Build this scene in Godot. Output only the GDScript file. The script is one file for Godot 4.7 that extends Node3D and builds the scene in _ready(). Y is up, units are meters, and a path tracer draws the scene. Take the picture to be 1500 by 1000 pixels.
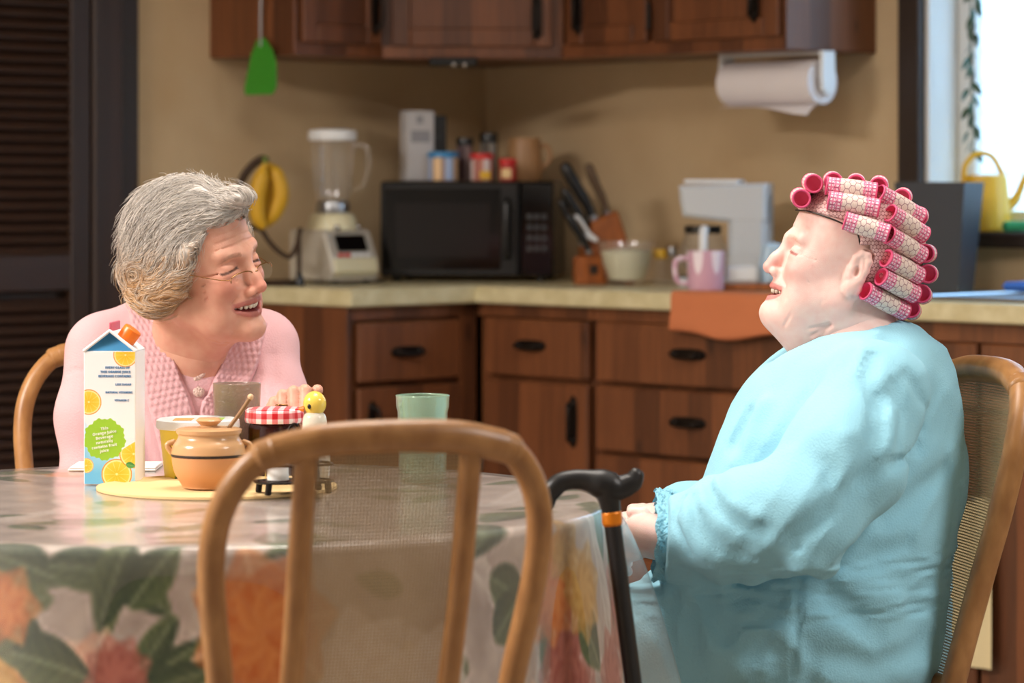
extends Node3D
# ---------- camera constants: a long lens at seated eye height ----------
const F := 4600.0
const YH := 265.0
const CH := 1.168
const TAB := 0.742
var M := {}
var taken := {}
var rng := RandomNumberGenerator.new()
# kitchen corner frame: u runs along the right wall, v along the left wall
var KO := Vector3(-0.0698, 0, -8.3172)
var KU := Vector3(0.69466, 0, 0.71934)
var KV := Vector3(-0.71934, 0, 0.69466)
const TH_R := -0.80285
const TH_L := 0.76795

func P(px: float, py: float, d: float) -> Vector3:
	return Vector3((px - 750.0) / F * d, CH - (py - YH) / F * d, -d)

func K(u: float, v: float, y := 0.0) -> Vector3:
	return KO + KU * u + KV * v + Vector3(0, y, 0)

# point at picture column px and distance d, standing on height y
func S(px: float, d: float, y: float) -> Vector3:
	return Vector3((px - 750.0) / F * d, y, -d)

# ---------- mesh builder ----------
class MB:
	var v := PackedVector3Array()
	var n := PackedVector3Array()
	var t := PackedVector2Array()
	var c := PackedColorArray()
	var i := PackedInt32Array()
	var col := Color(1, 1, 1)
	func vert(p: Vector3, nn: Vector3, uv := Vector2.ZERO) -> int:
		v.append(p); n.append(nn); t.append(uv); c.append(col)
		return v.size() - 1
	# outward normal = (b-a)x(c-a)
	func tri(a: Vector3, b: Vector3, d: Vector3, ua := Vector2.ZERO, ub := Vector2.ZERO, ud := Vector2.ZERO) -> void:
		var nn := (b - a).cross(d - a)
		if nn.length_squared() < 1e-18: return
		nn = nn.normalized()
		var k := v.size()
		vert(a, nn, ua); vert(b, nn, ub); vert(d, nn, ud)
		i.append_array([k, k + 2, k + 1])
	func quad(a: Vector3, b: Vector3, d: Vector3, e: Vector3) -> void:
		var nn := (b - a).cross(e - a) + (d - b).cross(a - b)
		nn = nn.normalized()
		var k := v.size()
		vert(a, nn, Vector2(0, 1)); vert(b, nn, Vector2(1, 1)); vert(d, nn, Vector2(1, 0)); vert(e, nn, Vector2(0, 0))
		i.append_array([k, k + 2, k + 1, k, k + 3, k + 2])
	# chamfered box: c centre, s full size, b chamfer, x transform
	func box(ce: Vector3, s: Vector3, b := 0.0, x := Transform3D()) -> void:
		var h := s * 0.5
		b = minf(b, minf(h.x, minf(h.y, h.z)) * 0.98)
		var q := func(p: Vector3) -> Vector3: return x * (ce + p)
		for ax in 3:
			var a1 := (ax + 1) % 3
			var a2 := (ax + 2) % 3
			for sg in [-1.0, 1.0]:
				var ps := []
				for cc in [[-1, -1], [1, -1], [1, 1], [-1, 1]]:
					var p := Vector3.ZERO
					p[ax] = h[ax] * sg
					p[a1] = (h[a1] - b) * cc[0] * sg
					p[a2] = (h[a2] - b) * cc[1]
					ps.append(q.call(p))
				quad(ps[0], ps[1], ps[2], ps[3])
		if b <= 0.0: return
		for ax in 3:
			var a1 := (ax + 1) % 3
			var a2 := (ax + 2) % 3
			for s1 in [-1.0, 1.0]:
				for s2 in [-1.0, 1.0]:
					var ps := []
					for e in [[-1, 0], [1, 0], [1, 1], [-1, 1]]:
						var p := Vector3.ZERO
						p[ax] = (h[ax] - b) * e[0]
						p[a1] = (h[a1] if e[1] == 0 else h[a1] - b) * s1
						p[a2] = (h[a2] - b if e[1] == 0 else h[a2]) * s2
						ps.append(q.call(p))
					if s1 * s2 > 0: quad(ps[0], ps[1], ps[2], ps[3])
					else: quad(ps[3], ps[2], ps[1], ps[0])
		for sx in [-1.0, 1.0]:
			for sy in [-1.0, 1.0]:
				for sz in [-1.0, 1.0]:
					var g := Vector3(sx, sy, sz)
					var pa: Vector3 = q.call(Vector3(h.x, h.y - b, h.z - b) * g)
					var pb: Vector3 = q.call(Vector3(h.x - b, h.y, h.z - b) * g)
					var pc: Vector3 = q.call(Vector3(h.x - b, h.y - b, h.z) * g)
					if sx * sy * sz > 0: tri(pa, pb, pc)
					else: tri(pc, pb, pa)
	# grid of points, rows x cols, smooth; wrap joins last column to first
	func grid(pts: PackedVector3Array, rows: int, cols: int, wrap := false, uvs := PackedVector2Array(), flip := false) -> void:
		var k := v.size()
		var hasuv := uvs.size() == pts.size()
		for r in rows:
			for q in cols:
				var q0 := q - 1
				var q1 := q + 1
				if wrap:
					q0 = (q - 1 + cols) % cols
					q1 = (q + 1) % cols
				else:
					q0 = maxi(q0, 0); q1 = mini(q1, cols - 1)
				var du := pts[r * cols + q1] - pts[r * cols + q0]
				var dv := pts[mini(r + 1, rows - 1) * cols + q] - pts[maxi(r - 1, 0) * cols + q]
				var nn := du.cross(dv)
				if nn.length_squared() < 1e-20:
					var rr := 1 if r == 0 else rows - 2
					du = pts[rr * cols + q1] - pts[rr * cols + q0]
					nn = du.cross(dv)
				nn = nn.normalized()
				if flip: nn = -nn
				var uv := uvs[r * cols + q] if hasuv else Vector2(float(q) / cols, float(r) / maxi(rows - 1, 1))
				vert(pts[r * cols + q], nn, uv)
		var lim := cols if wrap else cols - 1
		for r in rows - 1:
			for q in lim:
				var a := k + r * cols + q
				var b := k + r * cols + (q + 1) % cols
				var d := k + (r + 1) * cols + (q + 1) % cols
				var e := k + (r + 1) * cols + q
				if flip: i.append_array([a, b, d, a, d, e])
				else: i.append_array([a, d, b, a, e, d])
	# swept tube
	func tube(path: PackedVector3Array, rad: Array, sides := 10, closed := false, caps := true, flat := 1.0, up := Vector3.ZERO) -> void:
		var m := path.size()
		var pts := PackedVector3Array()
		var tan0 := (path[1] - path[0]).normalized()
		var nor := tan0.cross(Vector3(0.13, 0.9, 0.42)).normalized()
		if up != Vector3.ZERO: nor = tan0.cross(up).normalized()
		for k in m:
			var tg: Vector3
			if closed: tg = path[(k + 1) % m] - path[(k - 1 + m) % m]
			else: tg = path[mini(k + 1, m - 1)] - path[maxi(k - 1, 0)]
			tg = tg.normalized()
			nor = (nor - tg * nor.dot(tg)).normalized()
			if up != Vector3.ZERO: nor = tg.cross(up).normalized()
			var bi := tg.cross(nor)
			var r: float = rad[k] if rad.size() > k else rad[rad.size() - 1]
			for s in sides:
				var an := TAU * s / sides
				pts.append(path[k] + (nor * cos(an) + bi * sin(an) * flat) * r)
		if closed:
			for s in sides: pts.append(pts[s])
			m += 1
		grid(pts, m, sides, true)
		if caps and not closed:
			for e in [0, m - 1]:
				var dir := (path[0] - path[1]).normalized() if e == 0 else (path[m - 1] - path[m - 2]).normalized()
				var r: float = rad[e] if rad.size() > e else rad[rad.size() - 1]
				var ring := pts.slice(e * sides, e * sides + sides)
				var cen := path[e]
				var cap := PackedVector3Array()
				for st in 4:
					var an := PI * 0.5 * st / 3.0
					for s in sides: cap.append(cen + (ring[s] - cen) * cos(an) + dir * r * 0.55 * sin(an))
				grid(cap, 4, sides, true, PackedVector2Array(), e == 0)
	# lathe about y; prof = [Vector2(r,y)...] from bottom to top, outside
	func lathe(prof: Array, segs := 32, x := Transform3D(), sharp := 0.6, uvw := 1.0) -> void:
		var j := 0
		while j < prof.size() - 1:
			var e := j + 1
			while e < prof.size() - 1:
				var d0: Vector2 = (prof[e] - prof[e - 1]).normalized()
				var d1: Vector2 = (prof[e + 1] - prof[e]).normalized()
				if d0.dot(d1) < sharp: break
				e += 1
			var pts := PackedVector3Array()
			var uvs := PackedVector2Array()
			for k in range(j, e + 1):
				for s in segs + 1:
					var an := TAU * s / segs
					pts.append(x * Vector3(prof[k].x * cos(an), prof[k].y, -prof[k].x * sin(an)))
					uvs.append(Vector2(uvw * s / segs, 1.0 - float(k) / (prof.size() - 1)))
			grid(pts, e - j + 1, segs + 1, false, uvs)
			j = e
	# polygon (xy, counter clockwise) pushed out along z, chamfered edge b
	func prism(poly: PackedVector2Array, z0: float, z1: float, b := 0.0, x := Transform3D()) -> void:
		if Geometry2D.is_polygon_clockwise(poly): poly.reverse()
		var inner := poly
		if b > 0.0:
			var off := Geometry2D.offset_polygon(poly, -b, Geometry2D.JOIN_MITER)
			if off.size() == 1 and off[0].size() == poly.size():
				inner = off[0]
				if Geometry2D.is_polygon_clockwise(inner): inner.reverse()
				var best := 0
				for s in inner.size():
					if inner[s].distance_to(poly[0]) < inner[best].distance_to(poly[0]): best = s
				var rot := PackedVector2Array()
				for s in inner.size(): rot.append(inner[(s + best) % inner.size()])
				inner = rot
			else: b = 0.0
		var idx := Geometry2D.triangulate_polygon(inner)
		for k in range(0, idx.size(), 3):
			var a := inner[idx[k]]; var d := inner[idx[k + 1]]; var e := inner[idx[k + 2]]
			if (d - a).cross(e - a) < 0:
				var tmp := d; d = e; e = tmp
			tri(x * Vector3(a.x, a.y, z1), x * Vector3(d.x, d.y, z1), x * Vector3(e.x, e.y, z1), a, d, e)
			tri(x * Vector3(a.x, a.y, z0), x * Vector3(e.x, e.y, z0), x * Vector3(d.x, d.y, z0), a, e, d)
		var m := poly.size()
		for k in m:
			var p := poly[k]; var q := poly[(k + 1) % m]
			quad(x * Vector3(p.x, p.y, z0 + b), x * Vector3(q.x, q.y, z0 + b), x * Vector3(q.x, q.y, z1 - b), x * Vector3(p.x, p.y, z1 - b))
			if b > 0.0:
				var p2 := inner[k]; var q2 := inner[(k + 1) % m]
				quad(x * Vector3(p.x, p.y, z1 - b), x * Vector3(q.x, q.y, z1 - b), x * Vector3(q2.x, q2.y, z1), x * Vector3(p2.x, p2.y, z1))
				quad(x * Vector3(p2.x, p2.y, z0), x * Vector3(q2.x, q2.y, z0), x * Vector3(q.x, q.y, z0 + b), x * Vector3(p.x, p.y, z0 + b))
	func ball(ce: Vector3, r: Vector3, segs := 20, rings := 12, bas := Basis()) -> void:
		var pts := PackedVector3Array()
		for a in rings + 1:
			var la := PI * (float(a) / rings - 0.5)
			for s in segs:
				var an := TAU * s / segs
				pts.append(ce + bas * Vector3(cos(la) * cos(an) * r.x, sin(la) * r.y, -cos(la) * sin(an) * r.z))
		grid(pts, rings + 1, segs, true)
	func join(o: MB) -> void:
		var k := v.size()
		v.append_array(o.v); n.append_array(o.n); t.append_array(o.t); c.append_array(o.c)
		for q in o.i: i.append(q + k)
	func mesh(colors := false) -> ArrayMesh:
		var ar := []
		ar.resize(Mesh.ARRAY_MAX)
		ar[Mesh.ARRAY_VERTEX] = v
		ar[Mesh.ARRAY_NORMAL] = n
		ar[Mesh.ARRAY_TEX_UV] = t
		if colors: ar[Mesh.ARRAY_COLOR] = c
		ar[Mesh.ARRAY_INDEX] = i
		var am := ArrayMesh.new()
		am.add_surface_from_arrays(Mesh.PRIMITIVE_TRIANGLES, ar)
		return am

# ---------- scene helpers ----------
func numbered(called: String) -> String:
	if not taken.has(called):
		taken[called] = 0
		return called
	taken[called] += 1
	return "%s_%03d" % [called, taken[called]]

func meta(o: Node, label: String, category: String, group := "", kind := "") -> void:
	if label: o.set_meta("label", label)
	if category: o.set_meta("category", category)
	if group: o.set_meta("group", group)
	if kind: o.set_meta("kind", kind)

func thing(called: String, label: String, category: String, at := Vector3.ZERO, turn := 0.0, group := "") -> Node3D:
	var o := Node3D.new()
	o.name = numbered(called)
	add_child(o, true)
	o.position = at
	o.rotation.y = turn
	meta(o, label, category, group)
	return o

func obj(called: String, mb, mat: Material, parent: Node = self, colors := false, at := Vector3.ZERO) -> MeshInstance3D:
	var o := MeshInstance3D.new()
	o.name = numbered(called) if parent == self else called
	o.mesh = mb.mesh(colors) if mb is MB else mb
	o.material_override = mat
	parent.add_child(o, true)
	o.position = at
	return o

func struct(called: String, mb, mat: Material, parent: Node = self, at := Vector3.ZERO, turn := 0.0) -> MeshInstance3D:
	var o := obj(called, mb, mat, parent, false, at)
	o.rotation.y = turn
	if parent == self: o.set_meta("kind", "structure")
	return o

func bx(ce: Vector3, s: Vector3, b := 0.0) -> MB:
	var m := MB.new()
	m.box(ce, s, b)
	return m

func lath(prof: Array, segs := 32, at := Vector3.ZERO) -> MB:
	var m := MB.new()
	m.lathe(prof, segs, Transform3D(Basis(), at))
	return m

func tub(path: Array, rad: Array, sides := 10, closed := false) -> MB:
	var m := MB.new()
	m.tube(PackedVector3Array(path), rad, sides, closed)
	return m

# Catmull-Rom through points
func spline(pts: Array, per := 6, closed := false) -> PackedVector3Array:
	var out := PackedVector3Array()
	var m := pts.size()
	var last := m if closed else m - 1
	for k in last:
		var p0: Vector3 = pts[(k - 1 + m) % m] if closed or k > 0 else pts[0] * 2.0 - pts[1]
		var p1: Vector3 = pts[k]
		var p2: Vector3 = pts[(k + 1) % m]
		var p3: Vector3 = pts[(k + 2) % m] if closed or k + 2 < m else p2 * 2.0 - p1
		for s in per: out.append(p1.cubic_interpolate(p2, p0, p3, float(s) / per))
	if not closed: out.append(pts[m - 1])
	return out

func spline2(pts: Array, per := 6) -> Array:
	var a := []
	for p in pts: a.append(Vector3(p.x, p.y, 0))
	var o := []
	for p in spline(a, per): o.append(Vector2(p.x, p.y))
	return o

# ---------- materials ----------
func mat(key: String, color: Color, rough := 0.6, metal := 0.0, spec := 0.5) -> StandardMaterial3D:
	var m := StandardMaterial3D.new()
	m.resource_name = key
	m.albedo_color = color
	m.roughness = rough
	m.metallic = metal
	m.metallic_specular = spec
	M[key] = m
	return m

func rgb(r: int, g: int, b: int) -> Color:
	return Color(r / 255.0, g / 255.0, b / 255.0)

func tex(im: Image) -> ImageTexture:
	return ImageTexture.create_from_image(im)

func noise(sd: int, freq: float, oct := 3) -> FastNoiseLite:
	var f := FastNoiseLite.new()
	f.seed = sd
	f.frequency = freq
	f.fractal_octaves = oct
	return f

func bump_tex(sd: int, freq: float, strength: float, size := 256) -> NoiseTexture2D:
	var t := NoiseTexture2D.new()
	t.width = size; t.height = size
	t.seamless = true
	t.as_normal_map = true
	t.bump_strength = strength
	t.noise = noise(sd, freq, 3)
	return t

func tri_uv(m: StandardMaterial3D, scale: Vector3, offset := Vector3.ZERO) -> void:
	m.uv1_triplanar = true
	m.uv1_scale = scale
	m.uv1_offset = offset
	m.uv1_triplanar_sharpness = 6.0

# boards of wood: upright strips of differing tone with long streaks and a few knots
func wood_image(sd: int, dark: Color, light: Color, strips: int, w := 384, h := 512) -> Image:
	var im := Image.create(w, h, false, Image.FORMAT_RGB8)
	var r := RandomNumberGenerator.new()
	r.seed = sd
	var fine := noise(sd, 0.05, 3)
	var wide := noise(sd + 7, 0.006, 2)
	var edge := []
	var tone := []
	var x := 0.0
	while x < w:
		edge.append(x)
		tone.append(r.randf_range(0.15, 0.9))
		x += w / float(strips) * r.randf_range(0.55, 1.5)
	var knots := []
	for k in 5: knots.append(Vector3(r.randf() * w, r.randf() * h, r.randf_range(4, 9)))
	for px in w:
		var k := 0
		while k + 1 < edge.size() and edge[k + 1] <= px: k += 1
		var near_edge := absf(px - edge[k])
		for py in h:
			var wv := wide.get_noise_2d(px, py * 0.6) * 8.0
			var g := 0.5 + 0.5 * fine.get_noise_2d((px + wv) * 2.4, py * 0.10)
			var t: float = tone[k] * 0.62 + g * 0.42
			for kn in knots:
				var dd := Vector2((px - kn.x) / kn.z, (py - kn.y) / (kn.z * 2.2)).length()
				if dd < 2.2: t -= 0.55 * exp(-dd * dd * 1.3)
			if near_edge < 1.5 and k > 0: t -= 0.22
			im.set_pixel(px, py, dark.lerp(light, clampf(t, 0.0, 1.0)))
	return im

func wood(key: String, im: Image, scale: Vector3, rough: float, offset := Vector3.ZERO) -> StandardMaterial3D:
	var m := mat(key, Color.WHITE, rough)
	m.albedo_texture = tex(im)
	tri_uv(m, scale, offset)
	return m

func blotch_image(sd: int, a: Color, b: Color, freq: float, size := 256) -> Image:
	var im := Image.create(size, size, false, Image.FORMAT_RGB8)
	var f := noise(sd, freq, 4)
	for x in size:
		for y in size:
			var u := float(x) / size
			var v := float(y) / size
			# blend four taps so that the tile repeats without a seam
			var q := f.get_noise_2d(x, y) * (1 - u) * (1 - v) + f.get_noise_2d(x - size, y) * u * (1 - v) + f.get_noise_2d(x, y - size) * (1 - u) * v + f.get_noise_2d(x - size, y - size) * u * v
			im.set_pixel(x, y, a.lerp(b, clampf(0.5 + q * 1.3, 0, 1)))
	return im

func _ready() -> void:
	rng.seed = 11
	# camera
	var cam := Camera3D.new()
	cam.name = "camera"
	cam.projection = Camera3D.PROJECTION_FRUSTUM
	cam.near = 0.05
	cam.far = 60.0
	cam.size = 0.05 * 1000.0 / F
	cam.frustum_offset = Vector2(0, -0.05 * (500.0 - YH) / F)
	cam.position = Vector3(0, CH, 0)
	var ca := CameraAttributesPhysical.new()
	ca.frustum_focal_length = 110.0
	ca.frustum_focus_distance = 4.55
	ca.exposure_aperture = 4.6
	cam.attributes = ca
	add_child(cam)
	cam.current = true
	# sky and exposure
	var we := WorldEnvironment.new()
	we.name = "world"
	var e := Environment.new()
	e.background_mode = Environment.BG_SKY
	var sk := ProceduralSkyMaterial.new()
	sk.sky_top_color = rgb(150, 195, 235)
	sk.sky_horizon_color = rgb(215, 232, 245)
	sk.ground_horizon_color = rgb(150, 150, 140)
	sk.ground_bottom_color = rgb(110, 110, 100)
	sk.sky_energy_multiplier = 2.7
	sk.ground_energy_multiplier = 1.3
	var sky := Sky.new()
	sky.sky_material = sk
	e.sky = sky
	e.tonemap_mode = Environment.TONE_MAPPER_LINEAR
	e.tonemap_exposure = 1.0
	e.sdfgi_enabled = true
	e.ssao_enabled = true
	e.ssil_enabled = true
	we.environment = e
	add_child(we)
	materials()
	# unseen ceiling lamps, all out of view, placed to light table, women and kitchen
	unseen_ceiling_lamp(Vector3(-2.9, 2.6, -3.3), Vector2(1.3, 1.0), 23.5, rgb(255, 247, 240), "large oblong unseen ceiling lamp lighting the women and kitchen from the left", 1.5)
	unseen_ceiling_lamp(Vector3(-0.05, 2.6, -4.4), Vector2(0.8, 0.8), 3.2, rgb(255, 245, 234), "square unseen ceiling lamp lighting the dining table from above", 1.2)
	unseen_ceiling_lamp(Vector3(2.1, 2.6, -3.2), Vector2(0.8, 0.8), 5.0, rgb(255, 250, 246), "square unseen ceiling lamp placed to brighten the blue robe from the right", 1.2)  # out of view, placed to brighten the blue robe
	shell()
	cabinets()
	counter_things()
	table_things()
	chairs()
	people()

func unseen_ceiling_lamp(at: Vector3, size: Vector2, energy: float, color: Color, label: String, glow: float) -> void:
	var t := thing("unseen_ceiling_lamp", label, "lamp", at)
	var fr := MB.new()
	fr.box(Vector3(-size.x / 2 - 0.02, -0.035, 0), Vector3(0.04, 0.07, size.y + 0.08), 0.006)
	fr.box(Vector3(size.x / 2 + 0.02, -0.035, 0), Vector3(0.04, 0.07, size.y + 0.08), 0.006)
	fr.box(Vector3(0, -0.035, -size.y / 2 - 0.02), Vector3(size.x, 0.07, 0.04), 0.006)
	fr.box(Vector3(0, -0.035, size.y / 2 + 0.02), Vector3(size.x, 0.07, 0.04), 0.006)
	obj("frame", fr, M.white_paint, t)
	var gm := mat("lamp_glow", Color.WHITE, 0.5)
	gm.emission_enabled = true
	gm.emission = color
	gm.emission_energy_multiplier = glow
	obj("diffuser", bx(Vector3(0, -0.04, 0), Vector3(size.x, 0.02, size.y)), gm, t)
	var l := AreaLight3D.new()
	l.name = "light"
	l.area_size = size
	l.light_energy = energy
	l.light_color = color
	l.shadow_enabled = true
	l.area_range = 14.0
	l.rotation.x = -PI / 2
	t.add_child(l)
	l.position = Vector3(0, -0.06, 0)

func materials() -> void:
	mat("white_paint", rgb(225, 225, 222), 0.5)
	var w := mat("wall", Color.WHITE, 0.85)
	w.albedo_texture = tex(blotch_image(3, rgb(198, 170, 132), rgb(208, 182, 144), 0.012))
	tri_uv(w, Vector3(0.9, 0.9, 0.9))
	w.normal_enabled = true
	w.normal_texture = bump_tex(5, 0.03, 1.5)
	w.normal_scale = 0.12
	var cabim := wood_image(21, rgb(62, 33, 17), rgb(134, 80, 46), 9)
	for k in 3: wood("cab%d" % k, cabim, Vector3(1.7, 1.2, 1.7), 0.42, Vector3(0.37 * k, 0.29 * k, 0.13 * k))
	wood("louvre", wood_image(33, rgb(30, 18, 11), rgb(60, 37, 23), 5, 256, 256), Vector3(1.3, 1.3, 1.3), 0.5)
	# the slats are cut along the grain
	var li := wood_image(34, rgb(30, 18, 11), rgb(64, 39, 25), 4, 256, 256)
	li.rotate_90(CLOCKWISE)
	wood("slat", li, Vector3(1.2, 2.0, 1.2), 0.42)
	mat("iron", rgb(34, 28, 24), 0.38, 0.7)
	var ct := mat("laminate", Color.WHITE, 0.35)
	ct.albedo_texture = tex(blotch_image(8, rgb(196, 184, 142), rgb(216, 206, 168), 0.03))
	tri_uv(ct, Vector3(2, 2, 2))
	mat("black_plastic", rgb(18, 18, 20), 0.3)
	mat("black_glass", rgb(8, 8, 10), 0.06)
	mat("charcoal", rgb(40, 44, 52), 0.5)
	mat("grey_plastic", rgb(196, 200, 204), 0.4)
	mat("white_plastic", rgb(232, 234, 236), 0.4)
	mat("dark_trim", rgb(42, 28, 20), 0.5)
	mat("paper", rgb(228, 222, 224), 0.9)
	mat("chrome", rgb(200, 200, 200), 0.15, 1.0)
	mat("steel", rgb(170, 172, 176), 0.28, 1.0)
	mat("yellow_plastic", rgb(224, 176, 42), 0.4)
	mat("green_plastic", rgb(58, 146, 40), 0.35)
	mat("red_plastic", rgb(214, 40, 40), 0.35)
	mat("orange_plastic", rgb(244, 120, 26), 0.35)
	mat("blue_plastic", rgb(56, 140, 200), 0.35)
	mat("tan_ceramic", rgb(178, 134, 92), 0.4)
	var bw := mat("block_wood", rgb(168, 92, 36), 0.45)
	bw.albedo_texture = tex(blotch_image(40, rgb(205, 205, 205), rgb(255, 255, 255), 0.02))
	tri_uv(bw, Vector3(8, 2, 8))
	var gl := mat("glass", Color(0.93, 0.95, 0.95, 0.03), 0.04)
	gl.transparency = BaseMaterial3D.TRANSPARENCY_ALPHA
	var pane := mat("pane", Color(0.9, 0.96, 1.0, 0.06), 0.02)
	pane.transparency = BaseMaterial3D.TRANSPARENCY_ALPHA
	var sg := mat("solid_glass", Color(0.95, 0.97, 0.96, 0.04), 0.03)
	sg.refraction_enabled = true
	sg.refraction_scale = 0.05
	var gg := mat("green_glass", Color(0.80, 0.92, 0.86, 0.06), 0.03)
	gg.refraction_enabled = true
	gg.refraction_scale = 0.05
	mat("leaf", rgb(58, 88, 70), 0.5)
	mat("siding", rgb(236, 240, 244), 0.7)
	mat("unseen_wall", rgb(176, 172, 166), 0.8)  # walls out of view, their grey chosen to hold down bounced light
	mat("floor_tile", rgb(150, 142, 132), 0.5)

func shell() -> void:
	var th := 0.15
	var R := 7.3
	var kt := Transform3D(Basis(Vector3.UP, TH_R), KO)
	var fl := bx(Vector3(R / 2, -0.05, R / 2), Vector3(R + 0.3, 0.1, R + 0.3))
	struct("floor", fl, M.floor_tile, self, KO, TH_R)
	struct("ceiling", bx(Vector3(R / 2, 2.66, R / 2), Vector3(R + 0.3, 0.12, R + 0.3)), M.white_paint, self, KO, TH_R)
	# right wall with the window opening
	var w0 := 1.474
	var w1 := 2.75
	var wr := MB.new()
	wr.box(Vector3(w0 / 2 - th / 2, 1.3, -th / 2), Vector3(w0 + th, 2.6, th))
	wr.box(Vector3((w0 + w1) / 2, 0.51, -th / 2), Vector3(w1 - w0, 1.02, th))
	wr.box(Vector3((w0 + w1) / 2, 2.4, -th / 2), Vector3(w1 - w0, 0.4, th))
	wr.box(Vector3((R + w1) / 2, 1.3, -th / 2), Vector3(R - w1, 2.6, th))
	struct("wall_right", wr, M.wall, self, KO, TH_R)
	struct("wall_left", bx(Vector3(-th / 2, 1.3, R / 2), Vector3(th, 2.6, R)), M.wall, self, KO, TH_R)
	struct("wall_back", bx(Vector3(R / 2, 1.3, R + th / 2), Vector3(R + 2 * th, 2.6, th)), M.unseen_wall, self, KO, TH_R)
	struct("wall_front", bx(Vector3(R + th / 2, 1.3, R / 2), Vector3(th, 2.6, R)), M.unseen_wall, self, KO, TH_R)
	# window: dark casing, white reveal, sash and pane, dark sill
	var win := thing("window_1", "", "", KO, TH_R)
	win.set_meta("kind", "structure")
	var cs := MB.new()
	cs.box(Vector3(w0 - 0.03, 1.62, 0.012), Vector3(0.062, 1.24, 0.028), 0.003)
	cs.box(Vector3(w1 + 0.03, 1.62, 0.012), Vector3(0.062, 1.24, 0.028), 0.003)
	cs.box(Vector3((w0 + w1) / 2, 2.23, 0.012), Vector3(w1 - w0 + 0.12, 0.06, 0.028), 0.003)
	obj("casing", cs, M.dark_trim, win)
	obj("sill", bx(Vector3((w0 + w1) / 2, 1.035, -0.05), Vector3(w1 - w0 + 0.02, 0.035, 0.20), 0.005), M.dark_trim, win)
	var rv := MB.new()
	rv.box(Vector3(w0 + 0.006, 1.62, -0.075), Vector3(0.012, 1.14, 0.15), 0.002)
	rv.box(Vector3(w1 - 0.006, 1.62, -0.075), Vector3(0.012, 1.14, 0.15), 0.002)
	rv.box(Vector3((w0 + w1) / 2, 2.19, -0.075), Vector3(w1 - w0, 0.012, 0.15), 0.002)
	obj("reveal", rv, M.white_paint, win)
	var sa := MB.new()
	sa.box(Vector3(w0 + 0.035, 1.62, -0.125), Vector3(0.05, 1.14, 0.035), 0.004)
	sa.box(Vector3(w1 - 0.035, 1.62, -0.125), Vector3(0.05, 1.14, 0.035), 0.004)
	sa.box(Vector3((w0 + w1) / 2, 1.075, -0.125), Vector3(w1 - w0 - 0.1, 0.05, 0.035), 0.004)
	sa.box(Vector3((w0 + w1) / 2, 2.165, -0.125), Vector3(w1 - w0 - 0.1, 0.05, 0.035), 0.004)
	obj("sash", sa, M.white_paint, win)
	obj("pane", bx(Vector3((w0 + w1) / 2, 1.62, -0.125), Vector3(w1 - w0 - 0.1, 1.06, 0.004)), M.pane, win)
	# neighbouring house wall of white boards
	var hs := thing("clapboard_house", "white clapboard house wall seen outside the window", "house", K(2.6, -2.6), TH_R)
	for k in 32:
		var bd := MB.new()
		bd.prism(PackedVector2Array([Vector2(0, 0), Vector2(0.018, 0), Vector2(0.006, 0.104), Vector2(0, 0.104)]), -3.0, 3.0, 0.0, Transform3D(Basis(Vector3(0, 0, 1), Vector3.UP, Vector3(-1, 0, 0)), Vector3(0, 0.1 * k - 0.2, 0)))
		obj("board", bd, M.siding, hs)
	obj("backing", bx(Vector3(0, 1.4, -0.06), Vector3(6.0, 3.3, 0.1)), M.siding, hs)
	var lawn := bx(Vector3(0, -0.32, -6.5), Vector3(22, 0.1, 12.6))
	struct("ground", lawn, M.leaf, self, KO, TH_R)
	# louvred door on the left wall and its casing, in a frame whose z looks out from the wall
	var o := K(0, 1.95)
	var dr := thing("door_1", "", "", o, TH_L)
	dr.set_meta("kind", "structure")
	# local x runs from the door towards the room corner
	var x1 := 1.95 - 1.313
	obj("stile", bx(Vector3(x1 - 0.03, 1.05, 0.02), Vector3(0.055, 2.1, 0.036), 0.003), M.louvre, dr)
	obj("stile", bx(Vector3(0.0, 1.05, 0.02), Vector3(0.07, 2.1, 0.036), 0.003), M.louvre, dr)
	obj("rail", bx(Vector3(x1 / 2, 0.955, 0.02), Vector3(x1 - 0.09, 0.085, 0.03), 0.003), M.slat, dr)
	obj("rail", bx(Vector3(x1 / 2, 2.05, 0.02), Vector3(x1 - 0.09, 0.09, 0.03), 0.003), M.slat, dr)
	obj("rail", bx(Vector3(x1 / 2, 0.09, 0.02), Vector3(x1 - 0.09, 0.18, 0.03), 0.003), M.slat, dr)
	obj("back_panel", bx(Vector3(x1 / 2, 1.05, 0.003), Vector3(x1, 2.1, 0.006)), M.louvre, dr)
	var sl := MB.new()
	sl.box(Vector3.ZERO, Vector3(x1 - 0.085, 0.034, 0.006), 0.002, Transform3D(Basis(Vector3.RIGHT, -0.62), Vector3.ZERO))
	var slm := sl.mesh()
	for k in 67:
		var y := 0.2 + 0.0262 * k
		if absf(y - 0.955) < 0.05: continue
		if y > 2.0: break
		obj("slat", slm, M.slat, dr, false, Vector3(x1 / 2, y, 0.022))
	var tr := MB.new()
	var c0 := 1.95 - 1.223
	tr.box(Vector3((x1 + c0) / 2 + 0.002, 1.08, 0.022), Vector3(c0 - x1 - 0.004, 2.16, 0.044), 0.006)
	obj("casing", tr, M.louvre, dr)
	obj("casing", bx(Vector3(1.95 - 1.193, 1.09, 0.014), Vector3(0.058, 2.18, 0.028), 0.005), M.dark_trim, dr)

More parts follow.
